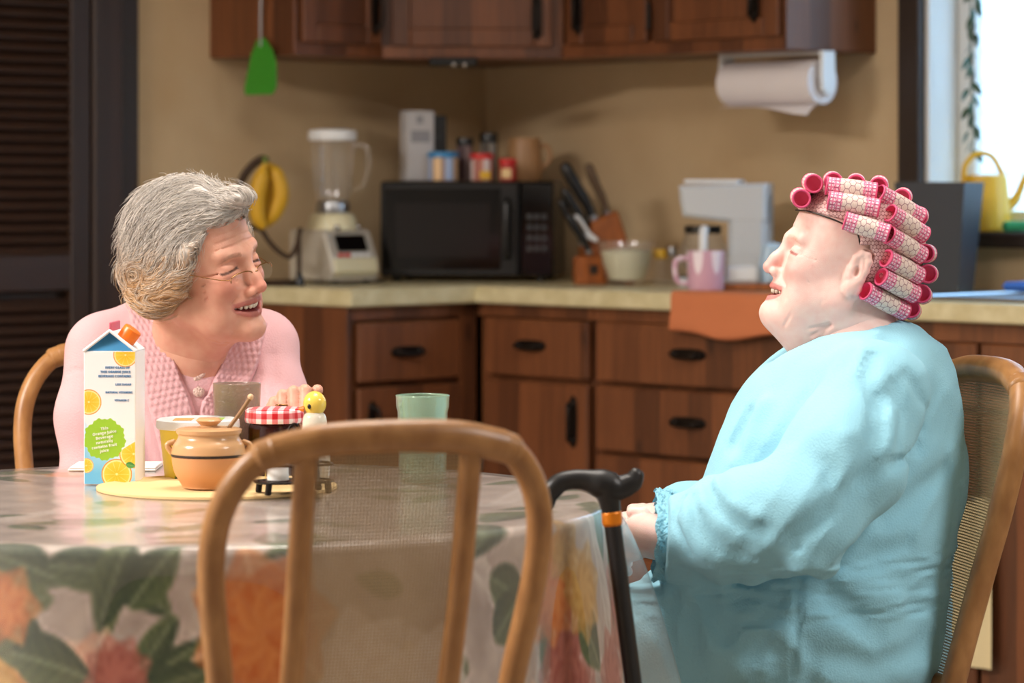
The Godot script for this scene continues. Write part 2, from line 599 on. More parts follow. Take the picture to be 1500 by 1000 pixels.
# a dark iron pull: scalloped plate with a bail, lying along x
func pull(parent: Node, at: Vector3, len: float, upright := false) -> void:
	var m := MB.new()
	var x := Transform3D(Basis(Vector3(0, 0, 1), PI / 2 if upright else 0.0), at)
	var h := 0.013
	var pl := PackedVector2Array()
	for k in 24:
		var an := TAU * k / 24
		pl.append(Vector2(cos(an) * len / 2 * (1.0 + 0.06 * cos(an * 8)), signf(sin(an)) * pow(absf(sin(an)), 0.35) * h))
	m.prism(pl, 0.0, 0.004, 0.0012, x)
	var a := len * 0.36
	m.tube(spline([x * Vector3(-a, 0.002, 0.003), x * Vector3(-a, 0.0, 0.018), x * Vector3(-a * 0.6, -0.004, 0.023), x * Vector3(0, -0.005, 0.024), x * Vector3(a * 0.6, -0.004, 0.023), x * Vector3(a, 0.0, 0.018), x * Vector3(a, 0.002, 0.003)], 4), [0.0045], 8)
	for s in [-1, 1]: m.ball(x * Vector3(a * s, 0.0, 0.006), Vector3(0.009, 0.009, 0.006), 10, 6)
	obj("handle", m, M.iron, parent)

# a front (door or drawer) x0..x1, y0..y1 with its face at z; framed doors carry a recessed panel
func front(parent: Node, called: String, x0: float, x1: float, y0: float, y1: float, z: float, m: Material, framed: bool) -> MeshInstance3D:
	var b := MB.new()
	var cx := (x0 + x1) / 2
	var cy := (y0 + y1) / 2
	if framed:
		var f := 0.045
		b.box(Vector3(x0 + f / 2, cy, z - 0.009), Vector3(f, y1 - y0, 0.018), 0.003)
		b.box(Vector3(x1 - f / 2, cy, z - 0.009), Vector3(f, y1 - y0, 0.018), 0.003)
		b.box(Vector3(cx, y0 + f / 2, z - 0.009), Vector3(x1 - x0 - 2 * f, f, 0.018), 0.003)
		b.box(Vector3(cx, y1 - f / 2, z - 0.009), Vector3(x1 - x0 - 2 * f, f, 0.018), 0.003)
		b.box(Vector3(cx, cy, z - 0.014), Vector3(x1 - x0 - 2 * f + 0.01, y1 - y0 - 2 * f + 0.01, 0.006))
	else:
		b.box(Vector3(cx, cy, z - 0.009), Vector3(x1 - x0, y1 - y0, 0.018), 0.004)
	return obj(called, b, m, parent)

func cabinets() -> void:
	# left base unit: front plane u=0.61, from v=0.61 to v=1.0; local x points to the corner
	var lb := thing("base_cabinet", "wooden base cabinet with one drawer beside the woman in pink", "cabinet", K(0.61, 1.0), TH_L)
	var wl := 0.39
	obj("body", bx(Vector3(wl / 2, 0.49, -0.315), Vector3(wl, 0.78, 0.592), 0.002), M.cab1, lb)
	obj("end_panel", bx(Vector3(-0.008, 0.44, -0.305), Vector3(0.016, 0.88, 0.61), 0.002), M.cab2, lb)
	obj("plinth", bx(Vector3(wl / 2, 0.05, -0.35), Vector3(wl, 0.1, 0.5)), M.dark_trim, lb)
	obj("face_frame", bx(Vector3(wl / 2, 0.865, -0.012), Vector3(wl, 0.03, 0.02)), M.cab1, lb)
	obj("face_frame", bx(Vector3(wl - 0.025, 0.49, -0.012), Vector3(0.05, 0.78, 0.02)), M.cab0, lb)
	var d := front(lb, "drawer", 0.015, wl - 0.055, 0.705, 0.842, 0.006, M.cab0, false)
	pull(d, Vector3(0.165, 0.772, 0.006), 0.1)
	d = front(lb, "door", 0.015, wl - 0.055, 0.11, 0.692, 0.006, M.cab1, false)
	pull(d, Vector3(0.055, 0.61, 0.006), 0.1, true)
	# right run: units along u at v=0.61
	var cb := thing("base_cabinet", "wooden base cabinet with drawer over door at the counter corner", "cabinet", K(0.61, 0.61), TH_R)
	var w := 0.387
	obj("body", bx(Vector3(w / 2, 0.49, -0.315), Vector3(w, 0.78, 0.592), 0.002), M.cab0, cb)
	obj("plinth", bx(Vector3(w / 2, 0.05, -0.35), Vector3(w, 0.1, 0.5)), M.dark_trim, cb)
	obj("face_frame", bx(Vector3(w / 2, 0.865, -0.012), Vector3(w, 0.03, 0.02)), M.cab1, cb)
	d = front(cb, "drawer", 0.036, w - 0.012, 0.712, 0.846, 0.006, M.cab0, false)
	pull(d, Vector3(0.19, 0.785, 0.006), 0.1)
	d = front(cb, "door", 0.036, w - 0.012, 0.11, 0.70, 0.006, M.cab2, false)
	pull(d, Vector3(w - 0.055, 0.615, 0.006), 0.115, true)
	var db := thing("drawer_unit", "wooden base unit with a stack of wide drawers", "cabinet", K(1.0, 0.61), TH_R)
	w = 0.60
	obj("body", bx(Vector3(w / 2, 0.49, -0.315), Vector3(w, 0.78, 0.592), 0.002), M.cab1, db)
	obj("plinth", bx(Vector3(w / 2, 0.05, -0.35), Vector3(w, 0.1, 0.5)), M.dark_trim, db)
	obj("face_frame", bx(Vector3(w / 2, 0.865, -0.012), Vector3(w, 0.03, 0.02)), M.cab0, db)
	var ys := [[0.712, 0.848], [0.555, 0.702], [0.33, 0.545], [0.11, 0.32]]
	for k in 4:
		d = front(db, "drawer", 0.012, w - 0.012, ys[k][0], ys[k][1], 0.006, M["cab%d" % (k % 3)], false)
		pull(d, Vector3(0.30, (ys[k][0] + ys[k][1]) / 2 + 0.004, 0.006), 0.105)
	var sb := thing("sink_cabinet", "wooden sink cabinet with doors behind the woman in blue", "cabinet", K(1.61, 0.61), TH_R)
	w = 0.98
	obj("body", bx(Vector3(w / 2, 0.49, -0.315), Vector3(w, 0.78, 0.592), 0.002), M.cab2, sb)
	obj("plinth", bx(Vector3(w / 2, 0.05, -0.35), Vector3(w, 0.1, 0.5)), M.dark_trim, sb)
	obj("face_frame", bx(Vector3(w / 2, 0.86, -0.012), Vector3(w, 0.04, 0.02)), M.cab1, sb)
	for k in 2:
		var a := 0.012 + k * 0.484
		d = front(sb, "drawer_front", a, a + 0.474, 0.705, 0.838, 0.006, M["cab%d" % k], false)
		d = front(sb, "door", a, a + 0.474, 0.11, 0.695, 0.006, M["cab%d" % (1 - k)], false)
		pull(d, Vector3(a + (0.425 if k == 0 else 0.05), 0.60, 0.006), 0.11, true)
	# worktop: L shaped slab in kitchen axes (u, v)
	var wt := MB.new()
	var poly := PackedVector2Array([Vector2(0.003, 0.003), Vector2(2.62, 0.003), Vector2(2.62, 0.635), Vector2(0.635, 0.635), Vector2(0.635, 1.024), Vector2(0.003, 1.024)])
	# local: x=u, z=v, so lay the polygon down
	for k in poly.size(): poly[k] = Vector2(poly[k].x, -poly[k].y)
	wt.prism(poly, 0.88, 0.92, 0.004, Transform3D(Basis(Vector3(1, 0, 0), Vector3(0, 0, -1), Vector3(0, 1, 0)), Vector3.ZERO))
	var wto := obj("worktop", wt, M.laminate, self, false, KO)
	wto.rotation.y = TH_R
	meta(wto, "cream laminate kitchen worktop running into the corner", "worktop")
	# ---- wall cabinets ----
	var yb := 1.467
	var yt := 2.25
	var lu := thing("wall_cabinet", "wooden wall cabinet with green spatula hanging on its end", "cabinet", K(0.32, 0.92, yb), TH_L)
	w = 0.27
	var hh := yt - yb
	obj("body", bx(Vector3(w / 2, hh / 2, -0.165), Vector3(w, hh, 0.31), 0.002), M.cab2, lu)
	obj("end_panel", bx(Vector3(-0.004, hh / 2, -0.16), Vector3(0.012, hh, 0.32), 0.002), M.cab1, lu)
	obj("face_frame", bx(Vector3(w / 2, 0.016, -0.006), Vector3(w, 0.032, 0.012)), M.cab2, lu)
	d = front(lu, "door", 0.01, w - 0.012, 0.03, hh - 0.03, 0.012, M.cab1, true)
	pull(d, Vector3(w - 0.035, 0.11, 0.012), 0.11, true)
	var a0 := K(0.32, 0.65)
	var a1 := K(0.60, 0.32)
	var mid := (a0 + a1) / 2
	var dir := (a1 - a0).normalized()
	var cu := thing("wall_cabinet", "wooden corner wall cabinet facing the room above the microwave", "cabinet", Vector3(mid.x, yb, mid.z), atan2(-dir.z, dir.x))
	w = a0.distance_to(a1)
	var cbm := MB.new()
	# plan of the corner body in its own axes
	var inv := cu.transform.affine_inverse()
	var plan := PackedVector2Array()
	for q in [K(0.005, 0.005), K(0.005, 0.65), K(0.31, 0.65), K(0.60, 0.31), K(0.60, 0.005)]:
		var l: Vector3 = inv * Vector3(q.x, yb, q.z)
		plan.append(Vector2(l.x, -(l.z - 0.0) ))
	cbm.prism(plan, 0.0, hh, 0.0, Transform3D(Basis(Vector3(1, 0, 0), Vector3(0, 0, -1), Vector3(0, 1, 0)), Vector3.ZERO))
	obj("body", cbm, M.cab0, cu)
	obj("face_frame", bx(Vector3(0, 0.014, 0.004), Vector3(w, 0.028, 0.014)), M.cab1, cu)
	d = front(cu, "door", -w / 2 + 0.022, w / 2 - 0.022, 0.027, hh - 0.03, 0.020, M.cab0, true)
	pull(d, Vector3(w / 2 - 0.058, 0.10, 0.020), 0.11, true)
	var ru := thing("wall_cabinet", "wooden two-door wall cabinet over the paper towel holder", "cabinet", K(0.61, 0.32, yb), TH_R)
	w = 1.328 - 0.61
	obj("body", bx(Vector3(w / 2, hh / 2, -0.165), Vector3(w, hh, 0.31), 0.002), M.cab1, ru)
	obj("end_panel", bx(Vector3(w - 0.004, hh / 2, -0.16), Vector3(0.012, hh, 0.32), 0.002), M.cab2, ru)
	obj("face_frame", bx(Vector3(w / 2, 0.016, -0.006), Vector3(w, 0.032, 0.012)), M.cab0, ru)
	d = front(ru, "door", 0.03, 0.29, 0.03, hh - 0.03, 0.012, M.cab2, true)
	pull(d, Vector3(0.065, 0.11, 0.012), 0.11, true)
	d = front(ru, "door", 0.315, w - 0.014, 0.03, hh - 0.03, 0.012, M.cab1, true)
	pull(d, Vector3(w - 0.085, 0.12, 0.012), 0.11, true)
	var hg := MB.new()
	hg.tube(PackedVector3Array([Vector3(0.302, 0.06, 0.014), Vector3(0.302, 0.12, 0.014)]), [0.006], 8)
	obj("hinge", hg, M.iron, ru)

const SIDE := Basis(Vector3(0, 0, 1), Vector3(0, 1, 0), Vector3(-1, 0, 0))   # polygon in (z, y), pushed along x
const FLAT := Basis(Vector3(1, 0, 0), Vector3(0, 0, -1), Vector3(0, 1, 0))   # polygon laid down, pushed up

func side_prism(pts: Array, half: float, b := 0.003) -> MB:
	var m := MB.new()
	m.prism(PackedVector2Array(pts), -half, half, b, Transform3D(SIDE, Vector3.ZERO))
	return m

func jar_label(key: String, base: Color, a: Color, b: Color, sd: int) -> StandardMaterial3D:
	# a printed wrapper of two blocks of colour
	var im := Image.create(128, 64, false, Image.FORMAT_RGB8)
	im.fill(base)
	var r := RandomNumberGenerator.new()
	r.seed = sd
	for k in 4:
		im.fill_rect(Rect2i(k * 32 + 3, 10, 13, 34), a)
		im.fill_rect(Rect2i(k * 32 + 18, 8 + r.randi() % 8, 12, 40), b)
	var m := mat(key, Color.WHITE, 0.45)
	m.albedo_texture = tex(im)
	return m

func text_on(parent: Node, words: String, at: Vector3, h: float, m: Material, turn := Vector3.ZERO, called := "lettering") -> void:
	var tm := TextMesh.new()
	var f := SystemFont.new()
	f.font_names = PackedStringArray(["Droid Sans"])
	f.font_weight = 700
	tm.font = f
	tm.text = words
	tm.font_size = 24
	tm.pixel_size = h / 24.0
	tm.depth = 0.0006
	tm.curve_step = 4.0
	var o := MeshInstance3D.new()
	o.name = called
	o.mesh = tm
	o.material_override = m
	parent.add_child(o, true)
	o.position = at
	o.rotation = turn

func counter_things() -> void:
	var C := 0.9205
	# ---- blender ----
	var b := thing("blender", "cream and chrome kitchen blender with clear jar left of microwave", "blender", S(487, 7.62, C), TH_L)
	mat("blender_cream", rgb(222, 214, 178), 0.4)
	mat("blender_panel", rgb(196, 190, 178), 0.35, 0.3)
	obj("housing", side_prism([Vector2(-0.075, 0.008), Vector2(0.08, 0.008), Vector2(0.088, 0.03), Vector2(0.082, 0.062), Vector2(0.056, 0.122), Vector2(0.046, 0.13), Vector2(-0.07, 0.13), Vector2(-0.075, 0.12)], 0.075, 0.004), M.blender_panel, b)
	obj("front_plate", side_prism([Vector2(0.078, 0.012), Vector2(0.092, 0.03), Vector2(0.086, 0.062), Vector2(0.078, 0.06)], 0.068, 0.002), M.blender_cream, b)
	var sl := Basis(Vector3.RIGHT, -0.41)
	var pm := MB.new()
	pm.box(Vector3.ZERO, Vector3(0.095, 0.042, 0.004), 0.001, Transform3D(sl, Vector3(0.0, 0.098, 0.0685)))
	obj("display", pm, M.black_glass, b)
	for k in 5:
		var bm := MB.new()
		bm.box(Vector3.ZERO, Vector3(0.016, 0.009, 0.006), 0.002, Transform3D(sl, Vector3(-0.042 + 0.021 * k, 0.0695, 0.0805)))
		obj("button", bm, M.red_plastic if k < 2 else M.white_plastic, b)
	obj("collar", lath([Vector2(0.0, 0.128), Vector2(0.06, 0.128), Vector2(0.062, 0.134), Vector2(0.055, 0.162), Vector2(0.045, 0.17), Vector2(0, 0.17)], 32), M.blender_cream, b)
	for k in 3:
		var sm := MB.new()
		sm.ball(Vector3(0.035 - 0.033 * k, 0.1345, 0.052), Vector3(0.0085, 0.0085, 0.0085), 12, 8)
		obj("knob", sm, M.chrome, b)
	obj("jar", lath([Vector2(0, 0.171), Vector2(0.036, 0.171), Vector2(0.038, 0.195), Vector2(0.047, 0.225), Vector2(0.056, 0.345), Vector2(0.053, 0.345), Vector2(0.044, 0.226), Vector2(0.035, 0.199), Vector2(0, 0.196)], 32), M.glass, b)
	obj("jar_base", lath([Vector2(0, 0.171), Vector2(0.041, 0.171), Vector2(0.042, 0.19), Vector2(0.037, 0.2), Vector2(0.0, 0.2)], 32), M.steel, b)
	obj("lid", lath([Vector2(0, 0.346), Vector2(0.057, 0.346), Vector2(0.06, 0.352), Vector2(0.058, 0.37), Vector2(0.03, 0.374), Vector2(0, 0.374)], 32), M.white_plastic, b)
	obj("jar_handle", tub(spline([Vector3(0.03, 0.335, 0.045), Vector3(0.045, 0.33, 0.072), Vector3(0.047, 0.29, 0.08), Vector3(0.04, 0.24, 0.07), Vector3(0.03, 0.226, 0.045)], 5), [0.007], 8), M.glass, b)
	for q in [[-0.055, -0.055], [0.055, -0.055], [-0.055, 0.06], [0.055, 0.06]]:
		obj("foot", lath([Vector2(0, 0), Vector2(0.009, 0), Vector2(0.008, 0.009), Vector2(0, 0.009)], 10, Vector3(q[0], 0, q[1])), M.black_plastic, b)
	var cord := obj("power_cord", tub(spline([S(448, 7.72, C + 0.006), S(470, 7.50, C + 0.005), S(500, 7.42, C + 0.005), S(530, 7.46, C + 0.005), S(552, 7.56, C + 0.005), S(566, 7.9, C + 0.006)], 8), [0.0035], 8), M.black_plastic)
	meta(cord, "thin black power cord curving in front of the blender", "cord")
	# ---- bananas on their hanger ----
	var hgd := 7.45
	var bh := thing("banana_hanger", "black bent wire banana hanger on the counter end", "banana hanger", S(412, hgd, C))
	mat("bronze", rgb(60, 42, 28), 0.45, 0.5)
	var L := func(px: float, py: float, dz := 0.0) -> Vector3: return P(px, py, hgd - dz) - bh.position
	obj("arm", tub(spline([L.call(352, 268), L.call(361, 252), L.call(372, 240), L.call(384, 233), L.call(390, 236)], 6), [0.009, 0.009, 0.010], 10), M.bronze, bh)
	obj("stem", tub(spline([L.call(352, 268), L.call(344, 300), L.call(352, 330), L.call(380, 335), L.call(393, 352), L.call(408, 368), L.call(424, 376), L.call(434, 360), L.call(440, 335)], 6), [0.006], 10), M.bronze, bh)
	obj("base_ring", tub(spline([Vector3(-0.07, 0.006, 0), Vector3(0, 0.006, 0.06), Vector3(0.045, 0.006, 0), Vector3(0, 0.006, -0.06)], 8, true), [0.006], 8, true), M.bronze, bh)
	obj("foot", tub([L.call(438, 350), Vector3(0.042, 0.008, 0.0)], [0.006], 8), M.bronze, bh)
	obj("foot", lath([Vector2(0, 0), Vector2(0.012, 0), Vector2(0.012, 0.012), Vector2(0.005, 0.03), Vector2(0, 0.03)], 12, Vector3(0.045, 0, 0.03)), M.black_plastic, bh)
	mat("banana", rgb(206, 158, 30), 0.5)
	mat("banana_tip", rgb(98, 116, 40), 0.6)
	var bn := [[[388, 238], [382, 262], [376, 290], [378, 318], [386, 332], "front banana of the bunch on the black hanger", 0.03], [[390, 238], [404, 256], [411, 285], [402, 312], [386, 330], "outer curved banana of the bunch nearest the blender", 0.0], [[389, 238], [395, 258], [398, 284], [393, 308], [383, 324], "middle banana between the two others on the hanger", -0.03]]
	for q in bn:
		var pts := []
		for k in 5: pts.append(P(q[k][0], q[k][1], hgd - q[6]))
		var base: Vector3 = pts[0]
		var t := thing("banana", q[5], "banana", base, 0.0, "bananas on the hanger")
		for k in 5: pts[k] -= base
		var pa := spline(pts, 5)
		var rr := []
		for k in pa.size():
			var f := float(k) / (pa.size() - 1)
			rr.append(0.006 + 0.0155 * pow(sin(PI * clampf(f * 0.86 + 0.1, 0, 1)), 0.6) * smoothstep(0.0, 0.22, f))
		obj("fruit", tub(pa, rr, 7), M.banana, t)
		obj("stalk", tub([pts[0] + Vector3(0, 0.012, 0), pts[0], pa[2]], [0.0055, 0.006, 0.0075], 7), M.banana_tip, t)
	# ---- microwave ----
	var mw := thing("microwave", "black microwave oven in the counter corner", "microwave", S(684, 7.72, C), -0.095)
	var W := 0.43
	var Hh := 0.235
	obj("case", bx(Vector3(0, 0.012 + Hh / 2, -0.17), Vector3(W, Hh, 0.31), 0.005), M.black_plastic, mw)
	var dw := 0.345
	obj("door", bx(Vector3(-W / 2 + dw / 2, 0.012 + Hh / 2, -0.004), Vector3(dw - 0.003, Hh - 0.004, 0.024), 0.004), M.black_plastic, mw)
	mat("mw_window", rgb(26, 24, 26), 0.12)
	obj("door_window", bx(Vector3(-W / 2 + 0.155, 0.012 + Hh / 2 - 0.003, 0.0085), Vector3(0.235, 0.135, 0.003), 0.001), M.mw_window, mw)
	obj("door_frame", bx(Vector3(-W / 2 + 0.155, 0.012 + Hh / 2, 0.0075), Vector3(0.29, 0.2, 0.002), 0.0008), M.black_glass, mw)
	obj("control_panel", bx(Vector3(W / 2 - 0.042, 0.012 + Hh / 2, -0.004), Vector3(0.082, Hh - 0.004, 0.024), 0.004), M.black_glass, mw)
	obj("door_handle", tub([Vector3(dw - W / 2 - 0.03, 0.06, 0.008), Vector3(dw - W / 2 - 0.03, 0.07, 0.03), Vector3(dw - W / 2 - 0.03, 0.19, 0.03), Vector3(dw - W / 2 - 0.03, 0.2, 0.008)], [0.009], 10), M.black_plastic, mw)
	obj("display", bx(Vector3(W / 2 - 0.042, 0.205, 0.0085), Vector3(0.06, 0.025, 0.002)), M.black_glass, mw)
	mat("key_grey", rgb(46, 46, 50), 0.5)
	for r in 4:
		for q in 3: obj("button", bx(Vector3(W / 2 - 0.06 + q * 0.018, 0.16 - r * 0.026, 0.009), Vector3(0.013, 0.014, 0.002), 0.0006), M.key_grey, mw)
	for q in [[-0.18, -0.04], [0.18, -0.04], [-0.18, -0.28], [0.18, -0.28]]:
		obj("foot", lath([Vector2(0, 0), Vector2(0.012, 0), Vector2(0.012, 0.013), Vector2(0, 0.013)], 12, Vector3(q[0], 0, q[1])), M.black_plastic, mw)
	# ---- on the microwave ----
	var T := C + 0.012 + Hh + 0.001
	mat("carton_grey", rgb(196, 194, 196), 0.5)
	mat("carton_print", rgb(150, 150, 156), 0.5)
	var tb := thing("tall_box", "tall pale grey carton with black side on the microwave", "box", S(611, 7.83, T), 0.35)
	obj("front_face", bx(Vector3(0, 0.087, 0.0), Vector3(0.072, 0.174, 0.056), 0.002), M.carton_grey, tb)
	obj("side_face", bx(Vector3(0.0375, 0.084, 0.0), Vector3(0.003, 0.166, 0.054), 0.001), M.black_plastic, tb)
	obj("print", bx(Vector3(-0.002, 0.152, 0.0285), Vector3(0.018, 0.02, 0.001)), M.carton_print, tb)
	obj("print", bx(Vector3(0, 0.11, 0.0285), Vector3(0.05, 0.03, 0.001)), M.carton_print, tb)
	var bb := thing("narrow_box", "narrow black carton standing right of the tall grey carton", "box", S(640, 7.88, T), 0.2)
	obj("carton", bx(Vector3(0, 0.082, 0), Vector3(0.042, 0.164, 0.04), 0.002), M.black_plastic, bb)
	obj("print", bx(Vector3(0, 0.11, 0.0205), Vector3(0.02, 0.014, 0.001)), M.key_grey, bb)
	var mm := jar_label("blue_label", rgb(150, 120, 110), rgb(170, 190, 225), rgb(232, 196, 150), 3)
	_jar("spice_jar", "short wide tub with bright blue lid on the microwave", S(649, 7.78, T), 0.037, 0.058, 0.014, mm, M.blue_plastic)
	mm = jar_label("dark_label", rgb(86, 58, 54), rgb(150, 124, 124), rgb(70, 40, 48), 5)
	_jar("spice_jar", "brown spice jar with black lid, the shorter of two", S(681, 7.88, T), 0.021, 0.088, 0.02, mm, M.black_plastic)
	mm = jar_label("olive_label", rgb(92, 72, 48), rgb(150, 146, 140), rgb(60, 50, 40), 6)
	_jar("spice_jar", "tallest spice jar with black lid behind red-lidded jar", S(716, 7.9, T), 0.022, 0.096, 0.024, mm, M.black_plastic)
	mm = jar_label("red_label", rgb(190, 120, 92), rgb(226, 214, 214), rgb(170, 96, 84), 8)
	var rj := _jar("spice_jar", "squat jar with red lid and yellow label corner", S(706, 7.78, T), 0.028, 0.054, 0.014, mm, M.red_plastic)
	obj("label_patch", bx(Vector3(0.008, 0.014, 0.0275), Vector3(0.026, 0.02, 0.003), 0.001), M.yellow_plastic, rj)
	mm = mat("red_tin", rgb(176, 30, 30), 0.4)
	var rt := _jar("spice_tin", "small all-red spice tin at the right of the jars", S(744, 7.78, T), 0.0215, 0.042, 0.013, mm, M.red_plastic)
	mat("cream_label", rgb(238, 206, 150), 0.5)
	obj("label_patch", bx(Vector3(-0.004, 0.018, 0.0205), Vector3(0.025, 0.024, 0.003), 0.001), M.cream_label, rt)
	var pg := thing("stoneware_jug", "tan stoneware jug with handle behind the spice jars", "jug", S(768, 7.93, T))
	obj("body", lath([Vector2(0, 0), Vector2(0.038, 0), Vector2(0.044, 0.02), Vector2(0.045, 0.06), Vector2(0.04, 0.1), Vector2(0.042, 0.108), Vector2(0.039, 0.108), Vector2(0.036, 0.1), Vector2(0.04, 0.06), Vector2(0.0, 0.01)], 28), M.tan_ceramic, pg)
	obj("handle", tub(spline([Vector3(0.038, 0.088, 0), Vector3(0.058, 0.085, 0), Vector3(0.064, 0.055, 0), Vector3(0.043, 0.03, 0)], 5), [0.007], 8), M.tan_ceramic, pg)
	# ---- under-cabinet fitting ----
	var uf := thing("can_opener_mount", "small black fitting with two chrome balls as highlights under corner cabinet", "fitting", S(664, 7.57, 1.467 - 0.022))
	obj("body", bx(Vector3(0, 0.010, 0), Vector3(0.118, 0.021, 0.06), 0.004), M.black_plastic, uf)
	for s in [0.002, 0.028]:  # chrome balls standing in for two small highlights on the fitting
		var kb := MB.new()
		kb.ball(Vector3(s, 0.002, 0.031), Vector3(0.006, 0.006, 0.006), 10, 8)
		obj("knob", kb, M.chrome, uf)
	# ---- knife block ----
	var kb2 := thing("knife_block", "wooden knife block slanting beside the microwave", "knife block", S(872, 7.58, C), 0.15)
	var km := MB.new()
	# silhouette seen from the side, in x,y; the slots are on the upper left face
	km.prism(PackedVector2Array([Vector2(-0.012, 0.0), Vector2(0.088, 0.0), Vector2(0.094, 0.05), Vector2(0.05, 0.175), Vector2(-0.012, 0.15), Vector2(-0.035, 0.085)]), -0.05, 0.03, 0.004)
	obj("block", km, M.block_wood, kb2)
	obj("foot_block", bx(Vector3(-0.022, 0.034, 0.058), Vector3(0.078, 0.068, 0.05), 0.004), M.block_wood, kb2)
	obj("emblem", bx(Vector3(-0.018, 0.036, 0.0835), Vector3(0.02, 0.022, 0.001)), M.dark_trim, kb2)
	mat("knife_brown", rgb(92, 70, 48), 0.5)
	var kn := [["black-handled knife, uppermost and largest in the block", Vector3(-0.005, 0.155, 0.0), Vector3(-0.075, 0.285, 0.0), 0.016, "black_plastic"], ["brown-handled sharpening steel at the back of the knife block", Vector3(0.035, 0.165, -0.03), Vector3(-0.012, 0.285, -0.03), 0.012, "knife_brown"], ["black-handled knife in the middle of the knife block", Vector3(-0.02, 0.125, 0.012), Vector3(-0.078, 0.225, 0.012), 0.012, "black_plastic"], ["black-handled knife, lowest in the knife block", Vector3(-0.03, 0.095, 0.0), Vector3(-0.085, 0.2, 0.0), 0.011, "black_plastic"], ["black-handled small knife above the orange foot block", Vector3(-0.025, 0.075, 0.058), Vector3(-0.075, 0.165, 0.058), 0.011, "black_plastic"]]
	for q in kn:
		var t := thing("knife", q[0], "knife", kb2.transform * q[1], 0.15, "knives in the block")
		var dv: Vector3 = q[2] - q[1]
		obj("handle", tub(spline([dv * 0.03, dv * 0.3 + Vector3(0.004, 0, 0), dv * 0.7, dv], 4), [q[3] * 0.8, q[3] * 0.8, q[3] * 0.75, q[3] * 0.75, q[3] * 0.8, q[3] * 0.9, q[3] * 0.9, q[3] * 0.9, q[3], q[3], q[3], q[3], q[3] * 0.8], 8), M[q[4]], t)
		obj("bolster", tub([dv * -0.02, dv * 0.06], [q[3] * 0.85], 8), M.steel, t)
	var sc := thing("scissors", "kitchen shears with white loop in the knife block", "scissors", kb2.transform * Vector3(-0.004, 0.105, 0.045), 0.15)
	obj("grip", tub(spline([Vector3(0, 0, 0), Vector3(-0.02, 0.018, 0), Vector3(-0.035, 0.04, 0), Vector3(-0.05, 0.058, 0), Vector3(-0.055, 0.04, 0), Vector3(-0.035, 0.015, 0)], 5, true), [0.005], 8, true), M.white_plastic, sc)
	# ---- glass bowl ----
	var gb := thing("glass_bowl", "large clear glass mixing bowl beside the knife block", "bowl", S(918, 7.42, C))
	mat("milky", rgb(206, 202, 176), 0.5)
	obj("bowl", lath([Vector2(0, 0.0), Vector2(0.04, 0.0), Vector2(0.044, 0.006), Vector2(0.06, 0.05), Vector2(0.069, 0.104), Vector2(0.0665, 0.106), Vector2(0.056, 0.052), Vector2(0.04, 0.012), Vector2(0, 0.008)], 40), M.glass, gb)
	obj("contents", lath([Vector2(0, 0.013), Vector2(0.039, 0.015), Vector2(0.0545, 0.052), Vector2(0.061, 0.082), Vector2(0.03, 0.088), Vector2(0, 0.09)], 32), M.milky, gb)
	for q in [[968, 7.45, 0.02, 0.085, "small cruet with yellowish cap next to the glass bowl", "yellow_plastic"], [985, 7.5, 0.018, 0.09, "small cruet with steel cap behind the dotted mug", "steel"]]:
		var t := thing("cruet", q[4], "cruet", S(q[0], q[1], C), 0.0, "cruets on the worktop")
		obj("body", lath([Vector2(0, 0), Vector2(q[2], 0), Vector2(q[2], q[3] * 0.6), Vector2(q[2] * 0.7, q[3] * 0.75), Vector2(0, q[3] * 0.75)], 20), M.glass, t)
		obj("cap", lath([Vector2(0, q[3] * 0.75), Vector2(q[2] * 0.8, q[3] * 0.75), Vector2(q[2] * 0.7, q[3]), Vector2(0, q[3] * 1.02)], 20), M[q[5]], t)
	# ---- coffee maker: faces left-front ----
	var cm := thing("coffee_maker", "white drip coffee maker with glass carafe", "coffee maker", S(1064, 7.32, C), TH_R * 0.25)
	obj("tower", bx(Vector3(0.055, 0.115, -0.02), Vector3(0.09, 0.23, 0.15), 0.012), M.grey_plastic, cm)
	var hm := MB.new()
	hm.prism(PackedVector2Array([Vector2(-0.095, 0.165), Vector2(-0.102, 0.20), Vector2(-0.105, 0.237), Vector2(0.1, 0.243), Vector2(0.1, 0.15), Vector2(0.03, 0.15), Vector2(-0.01, 0.155)]), -0.095, 0.056, 0.008)
	obj("filter_head", hm, M.grey_plastic, cm)
	obj("lid", bx(Vector3(-0.03, 0.246, -0.02), Vector3(0.13, 0.01, 0.13), 0.004), M.white_plastic, cm)
	obj("base_plate", bx(Vector3(-0.01, 0.012, -0.02), Vector3(0.2, 0.024, 0.15), 0.008), M.grey_plastic, cm)
	obj("carafe", lath([Vector2(0, 0.026), Vector2(0.058, 0.026), Vector2(0.064, 0.05), Vector2(0.06, 0.08), Vector2(0.04, 0.128), Vector2(0.038, 0.128), Vector2(0.057, 0.08), Vector2(0.061, 0.052), Vector2(0, 0.03)], 32, Vector3(-0.055, 0, 0.0)), M.glass, cm)
	obj("carafe_band", lath([Vector2(0.036, 0.125), Vector2(0.043, 0.125), Vector2(0.043, 0.143), Vector2(0.036, 0.143)], 28, Vector3(-0.055, 0, 0.0)), M.black_plastic, cm)
	obj("carafe_handle", tub(spline([Vector3(-0.045, 0.135, 0.04), Vector3(-0.042, 0.13, 0.085), Vector3(-0.042, 0.07, 0.09), Vector3(-0.045, 0.05, 0.064)], 5), [0.010], 8), M.white_plastic, cm)
	obj("hot_plate", lath([Vector2(0, 0.024), Vector2(0.06, 0.024), Vector2(0.06, 0.027), Vector2(0, 0.027)], 28, Vector3(-0.055, 0, 0.0)), M.black_plastic, cm)
